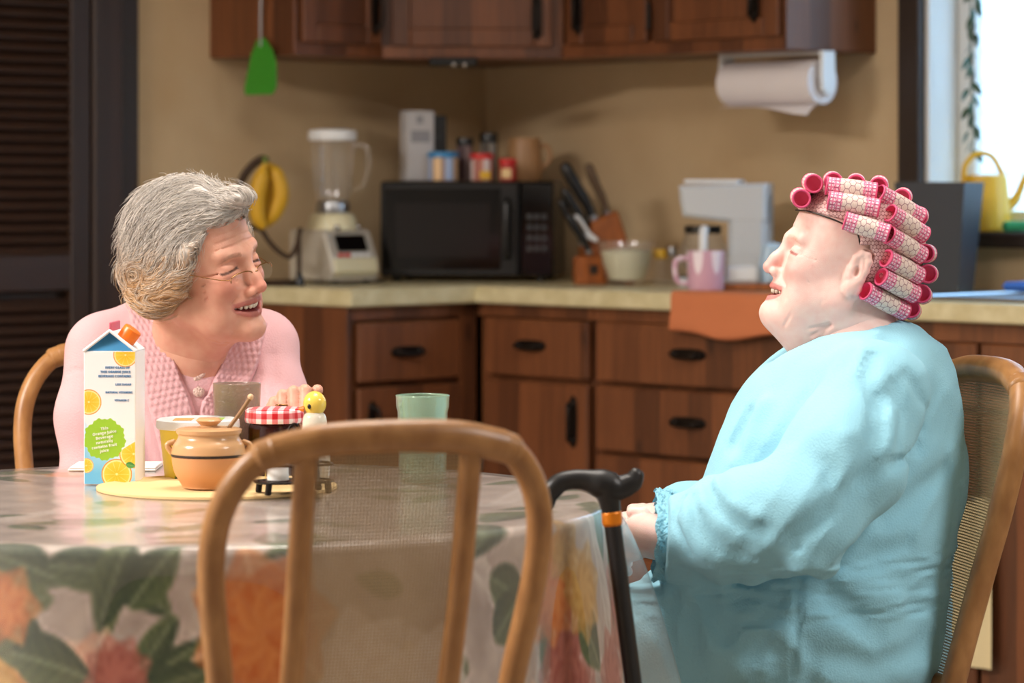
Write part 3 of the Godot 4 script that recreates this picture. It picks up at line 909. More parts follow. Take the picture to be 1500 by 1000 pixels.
	# ---- board, mug, glass canister, small box ----
	var tray := obj("cutting_board", bx(Vector3(0, 0.008, 0), Vector3(0.22, 0.016, 0.12), 0.004), M.block_wood, self, false, S(1112, 7.12, C))
	tray.rotation.y = TH_R * 0.3
	meta(tray, "thin orange-brown cutting board near the counter edge", "cutting board")
	var dots := Image.create(256, 128, false, Image.FORMAT_RGB8)
	dots.fill(rgb(206, 164, 184))
	for a in 6:
		for q in 3:
			var cx := 21 + a * 43 + (q % 2) * 21
			var cy := 22 + q * 42
			for x in range(-13, 14):
				for y in range(-13, 14):
					if x * x + y * y < 150: dots.set_pixel((cx + x + 256) % 256, clampi(cy + y, 0, 127), rgb(238, 228, 236))
	mat("dots", Color.WHITE, 0.3).albedo_texture = tex(dots)
	var mg := thing("dotted_mug", "pink mug with pale dots at the counter edge", "mug", S(1034, 7.06, C))
	obj("cup", lath([Vector2(0, 0), Vector2(0.036, 0), Vector2(0.041, 0.006), Vector2(0.043, 0.09), Vector2(0.040, 0.09), Vector2(0.038, 0.01), Vector2(0, 0.008)], 36), M.dots, mg)
	obj("handle", tub(spline([Vector3(-0.04, 0.075, 0.004), Vector3(-0.066, 0.07, 0.01), Vector3(-0.07, 0.045, 0.012), Vector3(-0.062, 0.02, 0.01), Vector3(-0.04, 0.016, 0.004)], 5), [0.0062], 8), M.dots, mg)
	var can := thing("glass_canister", "square clear glass canister with white contents by the mug", "canister", S(1086, 7.11, C + 0.0165))
	obj("body", bx(Vector3(0, 0.032, 0), Vector3(0.075, 0.064, 0.075), 0.006), M.glass, can)
	obj("contents", bx(Vector3(0, 0.021, 0), Vector3(0.068, 0.036, 0.068), 0.005), M.white_plastic, can)
	mat("pale_blue", rgb(186, 214, 236), 0.5)
	var tp := thing("tissue_pack", "small pale blue pack behind the laughing woman's nose", "pack", S(1130, 7.10, C + 0.0165), 0.3)
	var tpm := MB.new()
	tpm.prism(PackedVector2Array([Vector2(-0.02, 0), Vector2(0.04, 0), Vector2(0.045, 0.04), Vector2(0.04, 0.085), Vector2(0.0, 0.092), Vector2(-0.018, 0.085), Vector2(-0.024, 0.04)]), -0.02, 0.02, 0.006)
	obj("wrapper", tpm, M.pale_blue, tp)
	# ---- terracotta towel over the edge ----
	var tw := mat("terracotta_cloth", rgb(196, 116, 74), 0.9)
	tw.normal_enabled = true
	tw.normal_texture = bump_tex(61, 0.2, 4.0)
	tw.normal_scale = 0.3
	tri_uv(tw, Vector3(6, 6, 6))
	var u0 := 1.275
	var u1 := 1.60
	var pts := PackedVector3Array()
	var cols := 20
	var shp := [[0.50, 0.9225], [0.56, 0.924], [0.61, 0.926], [0.637, 0.925], [0.646, 0.915], [0.648, 0.89], [0.651, 0.86], [0.654, 0.843], [0.647, 0.836], [0.640, 0.845], [0.6375, 0.88]]
	for r in shp.size():
		for q in cols:
			var f := float(q) / (cols - 1)
			var sag := 0.012 * sin(f * PI) * (1.0 if r >= 5 else 0.0) - 0.004 * sin(f * 9.0) * (1.0 if r >= 5 else 0.0)
			var uu := lerpf(u0, u1, f) + (0.008 if f < 0.1 else 0.0) * (r - 5) / 6.0
			pts.append(K(uu, shp[r][0] + 0.002 * sin(f * 14.0 + r), shp[r][1] - sag))
	var tm := MB.new()
	tm.grid(pts, shp.size(), cols, false, PackedVector2Array(), true)
	var tc := K(1.44, 0.6, 0.92)
	var tmo := obj("dish_towel", tm, tw)
	meta(tmo, "folded terracotta dish towel hanging over the counter edge", "towel")
	# ---- right end: charcoal bin, sink rim, blue dish, watering can, vine ----
	var bp := K(1.60, 0.24, C)
	var bn2 := thing("tapered_bin", "dark charcoal tapered bin on the counter below window", "bin", S(1376, 6.95, C), TH_R * 0.6)
	var q0 := 0.052
	var bmb := MB.new()
	for s in 4:
		var an := PI / 4 + s * PI / 2
		var an2 := an + PI / 2
		var f := func(a: float, r: float, y: float) -> Vector3: return Vector3(cos(a) * r * 1.25, y, -sin(a) * r)
		bmb.quad(f.call(an, 0.07, 0.0), f.call(an2, 0.07, 0.0), f.call(an2, 0.092, 0.245), f.call(an, 0.092, 0.245))
		bmb.quad(f.call(an2, 0.065, 0.006), f.call(an, 0.065, 0.006), f.call(an, 0.087, 0.245), f.call(an2, 0.087, 0.245))
		bmb.quad(f.call(an, 0.092, 0.245), f.call(an2, 0.092, 0.245), f.call(an2, 0.087, 0.245), f.call(an, 0.087, 0.245))
	obj("body", bmb, M.charcoal, bn2)
	obj("bottom", bx(Vector3(0, 0.003, 0), Vector3(0.12, 0.006, 0.096)), M.charcoal, bn2)
	var sk := thing("kitchen_sink", "stainless steel sink set in the worktop by window", "sink", K(2.16, 0.33, C), TH_R)
	var sm := MB.new()
	sm.box(Vector3(-0.29, 0.004, 0), Vector3(0.03, 0.008, 0.48), 0.003)
	sm.box(Vector3(0.29, 0.004, 0), Vector3(0.03, 0.008, 0.48), 0.003)
	sm.box(Vector3(0, 0.004, 0.225), Vector3(0.56, 0.008, 0.03), 0.003)
	sm.box(Vector3(0, 0.004, -0.225), Vector3(0.56, 0.008, 0.03), 0.003)
	obj("rim", sm, M.steel, sk)
	obj("basin", bx(Vector3(0, 0.0015, 0), Vector3(0.55, 0.003, 0.42)), M.steel, sk)
	mat("blue_cloth", rgb(52, 104, 190), 0.7)
	var bl := MB.new()
	bl.box(Vector3(0, 0.012, 0), Vector3(0.24, 0.02, 0.1), 0.008)
	var blo := obj("blue_dishcloth", bl, M.blue_cloth, self, false, K(2.03, 0.24, C + 0.009))
	blo.rotation.y = TH_R
	meta(blo, "bright blue folded dishcloth by the sink", "dishcloth")
	var wc := thing("watering_can", "yellow plastic watering can on the window sill", "watering can", S(1443, 7.165, 1.0535), 0.1)
	obj("body", lath([Vector2(0, 0), Vector2(0.057, 0), Vector2(0.06, 0.006), Vector2(0.056, 0.06), Vector2(0.05, 0.122), Vector2(0.046, 0.128), Vector2(0.036, 0.126), Vector2(0.034, 0.118), Vector2(0, 0.118)], 32), M.yellow_plastic, wc)
	obj("handle", tub(spline([Vector3(-0.05, 0.108, 0), Vector3(-0.046, 0.150, 0), Vector3(-0.02, 0.176, 0), Vector3(0.014, 0.172, 0), Vector3(0.035, 0.14, 0), Vector3(0.042, 0.122, 0)], 5), [0.0065], 8), M.yellow_plastic, wc)
	obj("spout", tub(spline([Vector3(0.045, 0.05, 0), Vector3(0.072, 0.075, 0), Vector3(0.09, 0.115, 0), Vector3(0.115, 0.155, 0)], 4), [0.016, 0.015, 0.013, 0.012, 0.011, 0.010, 0.009], 10), M.yellow_plastic, wc)
	var gd := obj("green_sponge", bx(Vector3(0, 0.012, 0), Vector3(0.07, 0.024, 0.04), 0.006), mat("sponge", rgb(52, 150, 96), 0.9), self, false, S(1492, 7.06, 1.0535))
	meta(gd, "green sponge on the sill right of watering can", "sponge")
	var vn := thing("hanging_vine", "dark leafy vine hanging down inside the window", "plant", S(1424, 7.22, 1.25))
	var leafm := MB.new()
	leafm.grid(PackedVector3Array([Vector3(0, 0, 0), Vector3(0, 0, 0), Vector3(0, 0, 0), Vector3(-0.008, -0.012, 0.002), Vector3(0, -0.012, 0.005), Vector3(0.008, -0.012, 0.002), Vector3(-0.007, -0.026, 0.001), Vector3(0, -0.027, 0.004), Vector3(0.007, -0.026, 0.001), Vector3(0, -0.042, -0.003), Vector3(0, -0.042, -0.003), Vector3(0, -0.042, -0.003)]), 4, 3)
	var lm := leafm.mesh()
	obj("stem", tub(spline([Vector3(0, 0.85, -0.01), Vector3(0.004, 0.6, 0), Vector3(-0.004, 0.3, 0.004), Vector3(0.004, 0.0, 0)], 6), [0.002], 6), M.leaf, vn)
	for k in 60:
		var lf := obj("leaf", lm, M.leaf, vn, false, Vector3(rng.randf_range(-0.008, 0.008), -0.01 + 0.0142 * k, rng.randf_range(-0.008, 0.008)))
		lf.rotation = Vector3(rng.randf_range(-0.3, 0.3), rng.randf_range(-3, 3), rng.randf_range(-0.8, 0.8))
	# ---- paper towel under the right wall cabinet ----
	var pt := thing("paper_towel_holder", "white plastic paper towel holder under the wall cabinet", "holder", K(1.035, 0.19, 1.467), TH_R)
	var wid := 0.30
	for s in [0, 1]:
		var arm := MB.new()
		var x := -0.012 if s == 0 else wid
		var sh := PackedVector2Array([Vector2(-0.022, 0.0), Vector2(-0.024, -0.06), Vector2(-0.02, -0.09), Vector2(0.0, -0.102), Vector2(0.02, -0.09), Vector2(0.024, -0.06), Vector2(0.022, 0.0)])
		arm.prism(sh, -0.006, 0.006, 0.002, Transform3D(SIDE, Vector3(x + 0.006, 0, 0)))
		obj("bracket", arm, M.white_plastic, pt)
	obj("mounting_bar", bx(Vector3(wid / 2, -0.004, 0), Vector3(wid + 0.02, 0.008, 0.03), 0.002), M.white_plastic, pt)
	var rl := thing("paper_towel_roll", "white paper towel roll with loose sheet edge", "paper towel", K(1.035, 0.19, 1.467 - 0.07), TH_R)
	var rm := MB.new()
	rm.lathe([Vector2(0.018, 0), Vector2(0.052, 0), Vector2(0.052, wid - 0.016), Vector2(0.018, wid - 0.016), Vector2(0.018, 0)], 40, Transform3D(Basis(Vector3(0, 0, 1), -PI / 2), Vector3(0.008, 0, 0)))
	obj("roll", rm, M.paper, rl)
	var sp := PackedVector3Array()
	for r in 8:
		var f := r / 7.0
		for q in 8:
			var g := q / 7.0
			sp.append(Vector3(0.008 + (wid - 0.016) * g, -0.0525 - 0.004 * f - f * f * 0.022 * smoothstep(0.4, 1.0, g), 0.012 + f * 0.035 + 0.008 * g * f))
	var spm := MB.new()
	spm.grid(sp, 8, 8)
	obj("loose_sheet", spm, M.paper, rl)
	# ---- green spatula on the end of the left wall cabinet ----
	var gs := thing("green_spatula", "green slotted spatula hanging on the cabinet end", "spatula", K(0.215, 0.945, 1.50), TH_R)
	var bl2 := MB.new()
	bl2.prism(PackedVector2Array([Vector2(-0.014, 0.006), Vector2(-0.036, -0.03), Vector2(-0.062, -0.112), Vector2(-0.057, -0.126), Vector2(0.045, -0.126), Vector2(0.058, -0.108), Vector2(0.058, -0.052), Vector2(0.042, -0.018), Vector2(0.014, 0.01)]), -0.0015, 0.0015, 0.0008)
	obj("blade", bl2, M.green_plastic, gs)
	obj("shaft", tub([Vector3(0, -0.01, 0.0), Vector3(0.003, 0.05, 0.003), Vector3(0.006, 0.17, 0.003)], [0.004], 8), M.steel, gs)
	obj("hook", tub(spline([Vector3(0.006, 0.17, 0.003), Vector3(0.006, 0.19, 0.003), Vector3(0.006, 0.195, -0.006), Vector3(0.006, 0.18, -0.008)], 3), [0.0025], 6), M.steel, gs)
	# ---- round olive canister behind the curlers ----
	var oc := thing("olive_crock", "round olive brown crock on counter behind the hair curlers", "crock", S(1282, 7.05, C))
	mat("olive", rgb(120, 98, 52), 0.5)
	obj("body", lath([Vector2(0, 0), Vector2(0.055, 0), Vector2(0.07, 0.04), Vector2(0.07, 0.16), Vector2(0.056, 0.215), Vector2(0.02, 0.232), Vector2(0, 0.234)], 32), M.olive, oc)
	obj("knob", lath([Vector2(0, 0.23), Vector2(0.012, 0.23), Vector2(0.016, 0.245), Vector2(0, 0.255)], 16), M.olive, oc)
	# ---- cream towel on the sink cabinet door ----
	var ct := mat("cream_cloth", rgb(214, 196, 152), 0.9)
	ct.normal_enabled = true
	ct.normal_texture = bump_tex(71, 0.15, 4.0)
	ct.normal_scale = 0.3
	tri_uv(ct, Vector3(6, 6, 6))
	var hp := PackedVector3Array()
	for r in 14:
		for q in 12:
			var f := q / 11.0
			var g := r / 13.0
			hp.append(K(1.985 + 0.165 * f + 0.012 * g * (f - 0.5), 0.645 + 0.007 * sin(f * 16.0 + g * 2.0) + 0.005 * g, 0.53 - 0.335 * g - 0.01 * f * g))
	var hm2 := MB.new()
	hm2.grid(hp, 14, 12, false, PackedVector2Array(), true)
	var hto := obj("hand_towel", hm2, M.cream_cloth)
	meta(hto, "cream hand towel hanging on sink cabinet behind the chair", "towel")
	var rb := thing("towel_rail", "thin steel rail holding the cream hand towel", "rail", K(2.066, 0.64, 0.525), TH_R)
	obj("bar", tub([Vector3(-0.11, 0, 0.004), Vector3(0.11, 0, 0.004)], [0.004], 8), M.steel, rb)
	for s in [-1, 1]: obj("bracket", tub([Vector3(0.105 * s, 0, 0.004), Vector3(0.105 * s, 0, -0.0205)], [0.004], 8), M.steel, rb)

func _jar(called: String, label: String, at: Vector3, r: float, h: float, lid: float, body: Material, lidm: Material) -> Node3D:
	var t := thing(called, label, "jar", at, 0.0, "jars on the microwave")
	obj("body", lath([Vector2(0, 0), Vector2(r * 0.96, 0), Vector2(r, 0.003), Vector2(r, h - 0.006), Vector2(r * 0.9, h), Vector2(0, h)], 24), body, t)
	obj("lid", lath([Vector2(0, h), Vector2(r * 1.03, h), Vector2(r * 1.05, h + lid * 0.2), Vector2(r * 1.03, h + lid * 0.9), Vector2(r * 0.9, h + lid), Vector2(0, h + lid)], 24), lidm, t)
	return t

const TC := Vector3(-0.42, 0, -4.18)
const TR := 0.537

func paint_leaf(im: Image, cx: float, cy: float, an: float, len: float, wid: float, a: Color, b: Color, alpha := 0.95) -> void:
	var ca := cos(an); var sa := sin(an)
	var rad := int(len * 0.55 + 2)
	for x in range(maxi(0, int(cx) - rad), mini(im.get_width(), int(cx) + rad)):
		for y in range(maxi(0, int(cy) - rad), mini(im.get_height(), int(cy) + rad)):
			var u := ((x - cx) * ca + (y - cy) * sa) / len + 0.5
			if u < 0.0 or u > 1.0: continue
			var w := (-(x - cx) * sa + (y - cy) * ca) / wid
			var prof := pow(sin(PI * pow(u, 0.75)), 0.9)
			if absf(w) > prof: continue
			var t := clampf(0.5 + 0.5 * w / maxf(prof, 0.05) * 0.8 + 0.12 * sin(u * 40.0 + absf(w) * 9.0), 0, 1)
			var c := a.lerp(b, t)
			if absf(w) < 0.06: c = b.lightened(0.15)
			im.set_pixel(x, y, im.get_pixel(x, y).lerp(c, alpha))

func paint_flower(im: Image, cx: float, cy: float, r: float, a: Color, b: Color, petals: int, an0: float) -> void:
	for k in petals:
		var an := an0 + TAU * k / petals
		paint_leaf(im, cx + cos(an) * r * 0.42, cy + sin(an) * r * 0.42, an, r * 1.05, r * 0.44, a, b, 0.62)
	for k in petals:
		var an := an0 + TAU * (k + 0.5) / petals
		paint_leaf(im, cx + cos(an) * r * 0.28, cy + sin(an) * r * 0.28, an, r * 0.55, r * 0.18, b, a, 0.9)

# where a point of the hanging cloth seen at (px, py) lies in the flat print
func skirt_uv(px: float, py: float, size: int) -> Vector2:
	var d := 3.66
	for k in 8:
		var dx := (px - 750.0) / F * d - TC.x
		d = -TC.z - sqrt(maxf(TR * TR - dx * dx, 0.0001))
	var p := P(px, py, d)
	var dir := Vector2(p.x - TC.x, p.z - TC.z).normalized()
	var arc := TR + (TAB - p.y)
	return (Vector2(0.5, 0.5) + dir * arc / 1.72) * size

func cloth_image() -> Image:
	var N := 1024
	var im := blotch_image(90, rgb(146, 130, 120), rgb(186, 170, 158), 0.08, 256)
	im.resize(N, N, Image.INTERPOLATE_CUBIC)
	var r := RandomNumberGenerator.new()
	r.seed = 77
	var gd := rgb(44, 56, 38); var gl := rgb(88, 98, 62)
	var pal := [[rgb(178, 92, 38), rgb(206, 136, 76)], [rgb(204, 146, 116), rgb(222, 186, 162)], [rgb(134, 66, 54), rgb(172, 104, 88)], [rgb(226, 218, 210), rgb(206, 192, 182)], [rgb(164, 118, 48), rgb(196, 156, 88)]]
	for k in 70: paint_leaf(im, r.randf() * N, r.randf() * N, r.randf() * TAU, r.randf_range(90, 190), r.randf_range(10, 24), rgb(152, 134, 124), rgb(206, 196, 186), 0.65)
	for k in 120: paint_leaf(im, r.randf() * N, r.randf() * N, r.randf() * TAU, r.randf_range(40, 85), r.randf_range(8, 18), gd if r.randf() < 0.6 else rgb(78, 84, 52), gl, 0.92)
	for k in 46:
		var c: Array = pal[r.randi() % pal.size()]
		paint_flower(im, r.randf() * N, r.randf() * N, r.randf_range(34, 62), c[0], c[1], 6 + r.randi() % 4, r.randf() * TAU)
	# the motifs that hang at the front of the table
	for q in [[40, 822, 0.3, 70, 17], [140, 826, 0.1, 70, 16], [165, 850, 1.9, 70, 16], [225, 832, -0.9, 60, 16], [30, 930, 0.6, 90, 22], [80, 965, 0.2, 80, 20], [235, 975, -0.6, 90, 12], [265, 985, -0.3, 90, 12], [215, 960, 2.2, 80, 12], [742, 860, 0.5, 60, 18], [740, 890, -0.6, 60, 18], [850, 930, 0.8, 70, 22], [870, 770, 1.4, 50, 14]]:
		var p := skirt_uv(q[0], q[1], N)
		var rel := (p - Vector2(N, N) * 0.5).angle() - PI / 2
		paint_leaf(im, p.x, p.y, q[2] + rel, q[3], q[4], gd, gl)
	var motif := [[385, 915, 66, 0, 8], [175, 985, 34, 2, 9], [845, 860, 44, 4, 7], [820, 800, 30, 4, 6], [10, 880, 34, 0, 6]]
	for q in motif:
		var p := skirt_uv(q[0], q[1], N)
		paint_flower(im, p.x, p.y, q[2], pal[q[3]][0], pal[q[3]][1], q[4], 0.3)
	# the print is soft edged, like watercolour
	im.resize(300, 300, Image.INTERPOLATE_LANCZOS)
	im.resize(N, N, Image.INTERPOLATE_CUBIC)
	return im

# round cloth over the table: flat top, rolled edge, skirt with folds
func drape(lift: float, out: float, drop: float, amp: float, nf: Array, edge_r: float, bulge := 0.0) -> MB:
	var m := MB.new()
	var segs := 180
	var pts := PackedVector3Array()
	var uvs := PackedVector2Array()
	var rows := []
	for k in 13: rows.append([0, k / 12.0 * (TR - edge_r)])
	for k in range(1, 6): rows.append([1, k / 5.0])
	for k in range(1, 15): rows.append([2, k / 14.0])
	for q in rows:
		for s in segs + 1:
			var an := TAU * s / segs
			var f := 0.0
			for h in nf: f += h[1] * sin(an * h[0] + h[2])
			var r := 0.0
			var y := TAB + lift
			var arc := 0.0
			if q[0] == 0:
				r = q[1]; arc = r
				y += 0.0
			elif q[0] == 1:
				var b: float = q[1] * PI / 2
				r = TR - edge_r + sin(b) * (edge_r + out); y -= (1 - cos(b)) * edge_r
				arc = TR - edge_r + b * edge_r
			else:
				var g: float = q[1]
				var away := wrapf(an - 0.02, -PI, PI)
				r = TR + out + amp * f * pow(g, 0.8) + 0.012 * g + bulge * sqrt(g) * exp(-pow(away / 0.16, 2.0))
				y -= edge_r + g * drop
				arc = TR + 0.57 * edge_r + g * drop
			pts.append(Vector3(cos(an) * r, y, sin(an) * r))
			uvs.append(Vector2(0.5 + cos(an) * arc / 1.72, 0.5 + sin(an) * arc / 1.72))
	m.grid(pts, rows.size(), segs + 1, false, uvs, false)
	return m

func paint_orange(im: Image, cx: float, cy: float, r: float) -> void:
	for x in range(maxi(0, int(cx - r)), mini(im.get_width(), int(cx + r) + 1)):
		for y in range(maxi(0, int(cy - r)), mini(im.get_height(), int(cy + r) + 1)):
			var d := Vector2(x - cx, y - cy)
			var q := d.length() / r
			if q > 1.0: continue
			var c := rgb(240, 150, 20)
			if q > 0.93: c = rgb(242, 140, 30)
			elif q > 0.83: c = rgb(252, 226, 160)
			else:
				c = rgb(250, 178, 30).lerp(rgb(255, 205, 80), q)
				if absf(sin(d.angle() * 5.0)) < 0.10 or q < 0.08: c = rgb(254, 226, 150)
			im.set_pixel(x, y, c)

func carton_image() -> Image:
	var w := 192; var h := 500
	var im := Image.create(w, h, false, Image.FORMAT_RGB8)
	for x in w:
		for y in h:
			var v := float(y) / h
			var edge := 0.52 + 0.30 * float(x) / w + 0.03 * sin(x * 0.06)
			var c := rgb(238, 236, 236)
			if v > edge: c = rgb(210, 228, 240).lerp(rgb(112, 190, 226), clampf((v - edge) / 0.32, 0, 1))
			im.set_pixel(x, y, c)
	paint_orange(im, 155, 12, 46)
	paint_orange(im, 16, 190, 48)
	paint_orange(im, 6, 430, 28)
	paint_orange(im, 122, 462, 58)
	paint_orange(im, 186, 385, 54)
	for x in range(118, 192):
		for y in range(325, 378): # the cut edge of the slice
			if y < 384 - (x - 118) * 0.62: im.set_pixel(x, y, im.get_pixel(100, 340) if x < 140 else rgb(228, 232, 236))
	paint_leaf(im, 176, 428, 0.2, 40, 12, rgb(40, 120, 60), rgb(90, 160, 80))
	for x in w:
		for y in range(240, 420):
			var d := Vector2(x - 76, y - 330)
			if d.length() < 78 + 3 * sin(d.angle() * 9.0) + 2 * sin(d.angle() * 23.0): im.set_pixel(x, y, rgb(150, 196, 50))
	return im

func table_things() -> void:
	var t := thing("dining_table", "round pedestal dining table under the floral cloth", "table", TC)
	mat("table_wood", rgb(150, 96, 52), 0.45)
	obj("top", lath([Vector2(0, TAB - 0.032), Vector2(TR - 0.012, TAB - 0.032), Vector2(TR - 0.006, TAB - 0.02), Vector2(TR - 0.008, TAB - 0.002), Vector2(0, TAB - 0.002)], 64), M.table_wood, t)
	obj("pedestal", lath([Vector2(0, 0.04), Vector2(0.09, 0.04), Vector2(0.07, 0.12), Vector2(0.045, 0.25), Vector2(0.06, 0.45), Vector2(0.05, 0.6), Vector2(0.12, TAB - 0.04), Vector2(0, TAB - 0.035)], 28), M.table_wood, t)
	for k in 4:
		var an := PI / 4 + k * PI / 2
		obj("foot", tub(spline([Vector3(cos(an) * 0.06, 0.1, sin(an) * 0.06), Vector3(cos(an) * 0.2, 0.08, sin(an) * 0.2), Vector3(cos(an) * 0.34, 0.025, sin(an) * 0.34)], 4), [0.03, 0.028, 0.024], 10), M.table_wood, t)
	var cm := mat("floral_cloth", Color.WHITE, 0.75)
	cm.albedo_texture = tex(cloth_image())
	var co := obj("tablecloth", drape(0.001, 0.006, 0.26, 0.012, [[9, 1.0, 0.4], [14, 0.6, 1.9], [5, 0.5, 0.7]], 0.012), cm, self, false, TC)
	meta(co, "floral printed tablecloth with green leaves and orange flowers on round table", "tablecloth")
	var pm := mat("clear_plastic", Color(0.97, 0.97, 0.98, 0.05), 0.2)
	pm.transparency = BaseMaterial3D.TRANSPARENCY_ALPHA
	pm.normal_enabled = true
	pm.normal_texture = bump_tex(120, 0.012, 6.0, 512)
	pm.normal_scale = 0.10
	var po := obj("plastic_cover", drape(0.0035, 0.012, 0.275, 0.02, [[7, 1.0, 1.4], [11, 0.7, 0.2], [17, 0.45, 2.2], [3, 0.5, 0.3]], 0.007, 0.06), pm, self, false, TC)
	meta(po, "clear glossy plastic sheet covering the floral tablecloth", "table cover")
	var T := TAB + 0.004
	# placemat
	var mm := mat("straw", rgb(222, 190, 136), 0.85)
	var prof := [Vector2(0, 0.0)]
	prof.append(Vector2(0.165, 0.0))
	for k in 12: prof.append(Vector2(0.165 - k * 0.013, 0.0035 + (0.0018 if k % 2 else 0.0)))
	prof.append(Vector2(0, 0.0045))
	var plo := obj("placemat", lath(prof, 56), mm, self, false, S(318, 4.32, T))
	meta(plo, "round yellow straw placemat under the honey pot", "placemat")
	var TP := T + 0.0056
	# juice carton
	var ja := thing("juice_carton", "white and blue orange juice carton with orange cap", "carton", S(168, 4.40, T), -0.06)
	var w := 0.073; var h := 0.186
	mat("carton_white", rgb(240, 240, 242), 0.45)
	mat("carton_blue", rgb(60, 140, 190), 0.45)
	obj("body", bx(Vector3(0, h / 2, 0), Vector3(w, h, w), 0.0015), M.carton_white, ja)
	var fi := MB.new()
	fi.quad(Vector3(-w / 2 + 0.001, 0.001, w / 2 + 0.0004), Vector3(w / 2 - 0.001, 0.001, w / 2 + 0.0004), Vector3(w / 2 - 0.001, h - 0.001, w / 2 + 0.0004), Vector3(-w / 2 + 0.001, h - 0.001, w / 2 + 0.0004))
	var fm := mat("carton_front", Color.WHITE, 0.4)
	fm.albedo_texture = tex(carton_image())
	obj("printed_front", fi, fm, ja)
	var roof := MB.new()
	for s in [-1.0, 1.0]:
		var a := Vector3(w / 2 * s, h, 0); var b := Vector3(0, h + 0.028, 0)
		var dz := Vector3(0, 0, w / 2)
		if s > 0: roof.quad(a + dz, a - dz, b - dz, b + dz)
		else: roof.quad(a - dz, a + dz, b + dz, b - dz)
		roof.tube(PackedVector3Array([a + dz, b + dz]), [0.0022], 6)
	obj("gable", roof, M.carton_white, ja)
	var gt := MB.new()
	gt.tri(Vector3(-w / 2, h, w / 2 - 0.001), Vector3(w / 2, h, w / 2 - 0.001), Vector3(0, h + 0.027, w / 2 - 0.014))
	obj("gable_end", gt, M.carton_blue, ja)
	gt = MB.new()
	gt.tri(Vector3(w / 2, h, -w / 2 + 0.001), Vector3(-w / 2, h, -w / 2 + 0.001), Vector3(0, h + 0.027, -w / 2 + 0.014))
	obj("gable_end", gt, M.carton_blue, ja)
	mat("fin_pink", rgb(206, 100, 120), 0.5)
	obj("fin", bx(Vector3(0, h + 0.033, 0), Vector3(0.003, 0.013, w - 0.004), 0.001), M.fin_pink, ja)
	var cp := MB.new()
	cp.lathe([Vector2(0, 0), Vector2(0.0135, 0), Vector2(0.0135, 0.017), Vector2(0.012, 0.019), Vector2(0, 0.019)], 24, Transform3D(Basis(Vector3(0, 0, 1), -0.65), Vector3(w * 0.24, h + 0.0145, 0.012)))
	obj("cap", cp, M.orange_plastic, ja)
	mat("ink_blue", rgb(70, 130, 180), 0.5)
	mat("ink_white", rgb(240, 244, 225), 0.5)
	var z := w / 2 + 0.0007
	var lines := [["EVERY GLASS OF", 0.008, 0.163, 0.0036], ["THIS ORANGE JUICE", 0.005, 0.157, 0.0036], ["BEVERAGE CONTAINS", 0.004, 0.151, 0.0036], ["LESS SUGAR", 0.016, 0.1395, 0.0032], ["NATURAL VITAMINS", 0.010, 0.1285, 0.0032], ["VITAMIN C", 0.014, 0.1175, 0.0032]]
	for q in lines: text_on(ja, q[0], Vector3(q[1] + 0.003, q[2], z), q[3] * 1.25, M.ink_blue)
	var gl := ["This", "Orange Juice", "Beverage", "naturally", "contains fruit", "juice"]
	for k in 6: text_on(ja, gl[k], Vector3(-0.0075, 0.0785 - k * 0.0062, z), 0.0055, M.ink_white, Vector3(0, 0, 0.16))
	# white napkin behind the carton
	var nk := thing("paper_napkin", "folded white paper napkin lying behind the juice carton", "napkin", S(170, 4.62, T))
	obj("fold", bx(Vector3(0, 0.0015, 0), Vector3(0.128, 0.003, 0.10), 0.001), M.white_paint, nk)
	obj("fold", bx(Vector3(0.001, 0.0045, 0.001), Vector3(0.126, 0.0025, 0.097), 0.001), M.white_paint, nk)
	# spread tub
	var bt := thing("spread_tub", "white oval-lidded spread tub with yellow and green label", "tub", S(290, 4.45, T))
	var li := Image.create(256, 64, false, Image.FORMAT_RGB8)
	for x in 256:
		for y in 64:
			var e := 34 + 7 * sin(x * 0.06)
			var c := rgb(240, 214, 70)
			if y > e: c = rgb(36, 92, 40)
			if y > e + 12: c = rgb(70, 150, 190) if (x / 24) % 3 == 0 else rgb(84, 156, 40)
			if y > 57: c = rgb(240, 240, 236)
			if y > 18 and y < 28 and (x % 128) > 50 and (x % 128) < 76 and (x % 9) < 2: c = rgb(196, 60, 36)
			im_set(li, x, y, c)
	mat("tub_label", Color.WHITE, 0.4).albedo_texture = tex(li)
	obj("body", lath([Vector2(0, 0), Vector2(0.046, 0), Vector2(0.047, 0.002), Vector2(0.0545, 0.072), Vector2(0, 0.072)], 40), M.tub_label, bt)
	obj("lid", lath([Vector2(0, 0.072), Vector2(0.058, 0.072), Vector2(0.0595, 0.075), Vector2(0.0585, 0.084), Vector2(0.055, 0.086), Vector2(0.05, 0.0845), Vector2(0, 0.0845)], 40), M.white_plastic, bt)
	mat("lid_green", rgb(170, 206, 90), 0.5)
	mat("lid_orange", rgb(236, 180, 110), 0.5)
	obj("lid_print", bx(Vector3(0.018, 0.0848, 0.0), Vector3(0.036, 0.0008, 0.05)), M.lid_green, bt)
	obj("lid_print", bx(Vector3(-0.020, 0.0848, 0.005), Vector3(0.026, 0.0008, 0.04)), M.lid_orange, bt)
	# honey pot
	var hp := thing("honey_pot", "glazed tan stoneware honey pot with lid on placemat", "pot", S(306, 4.27, TP))
	var ga := mat("honey_glaze", rgb(202, 158, 114), 0.22)
	var gb := mat("honey_clay", rgb(204, 146, 98), 0.55)
	obj("body", lath(spline2([Vector2(0.0, 0.0), Vector2(0.033, 0.0), Vector2(0.037, 0.004), Vector2(0.047, 0.022), Vector2(0.0505, 0.04), Vector2(0.0502, 0.047)], 4), 40), M.honey_clay, hp)
	obj("glazed_shoulder", lath(spline2([Vector2(0.0504, 0.045), Vector2(0.0512, 0.047), Vector2(0.049, 0.058), Vector2(0.043, 0.066), Vector2(0.0415, 0.071), Vector2(0.043, 0.074)], 4), 40), M.honey_glaze, hp)
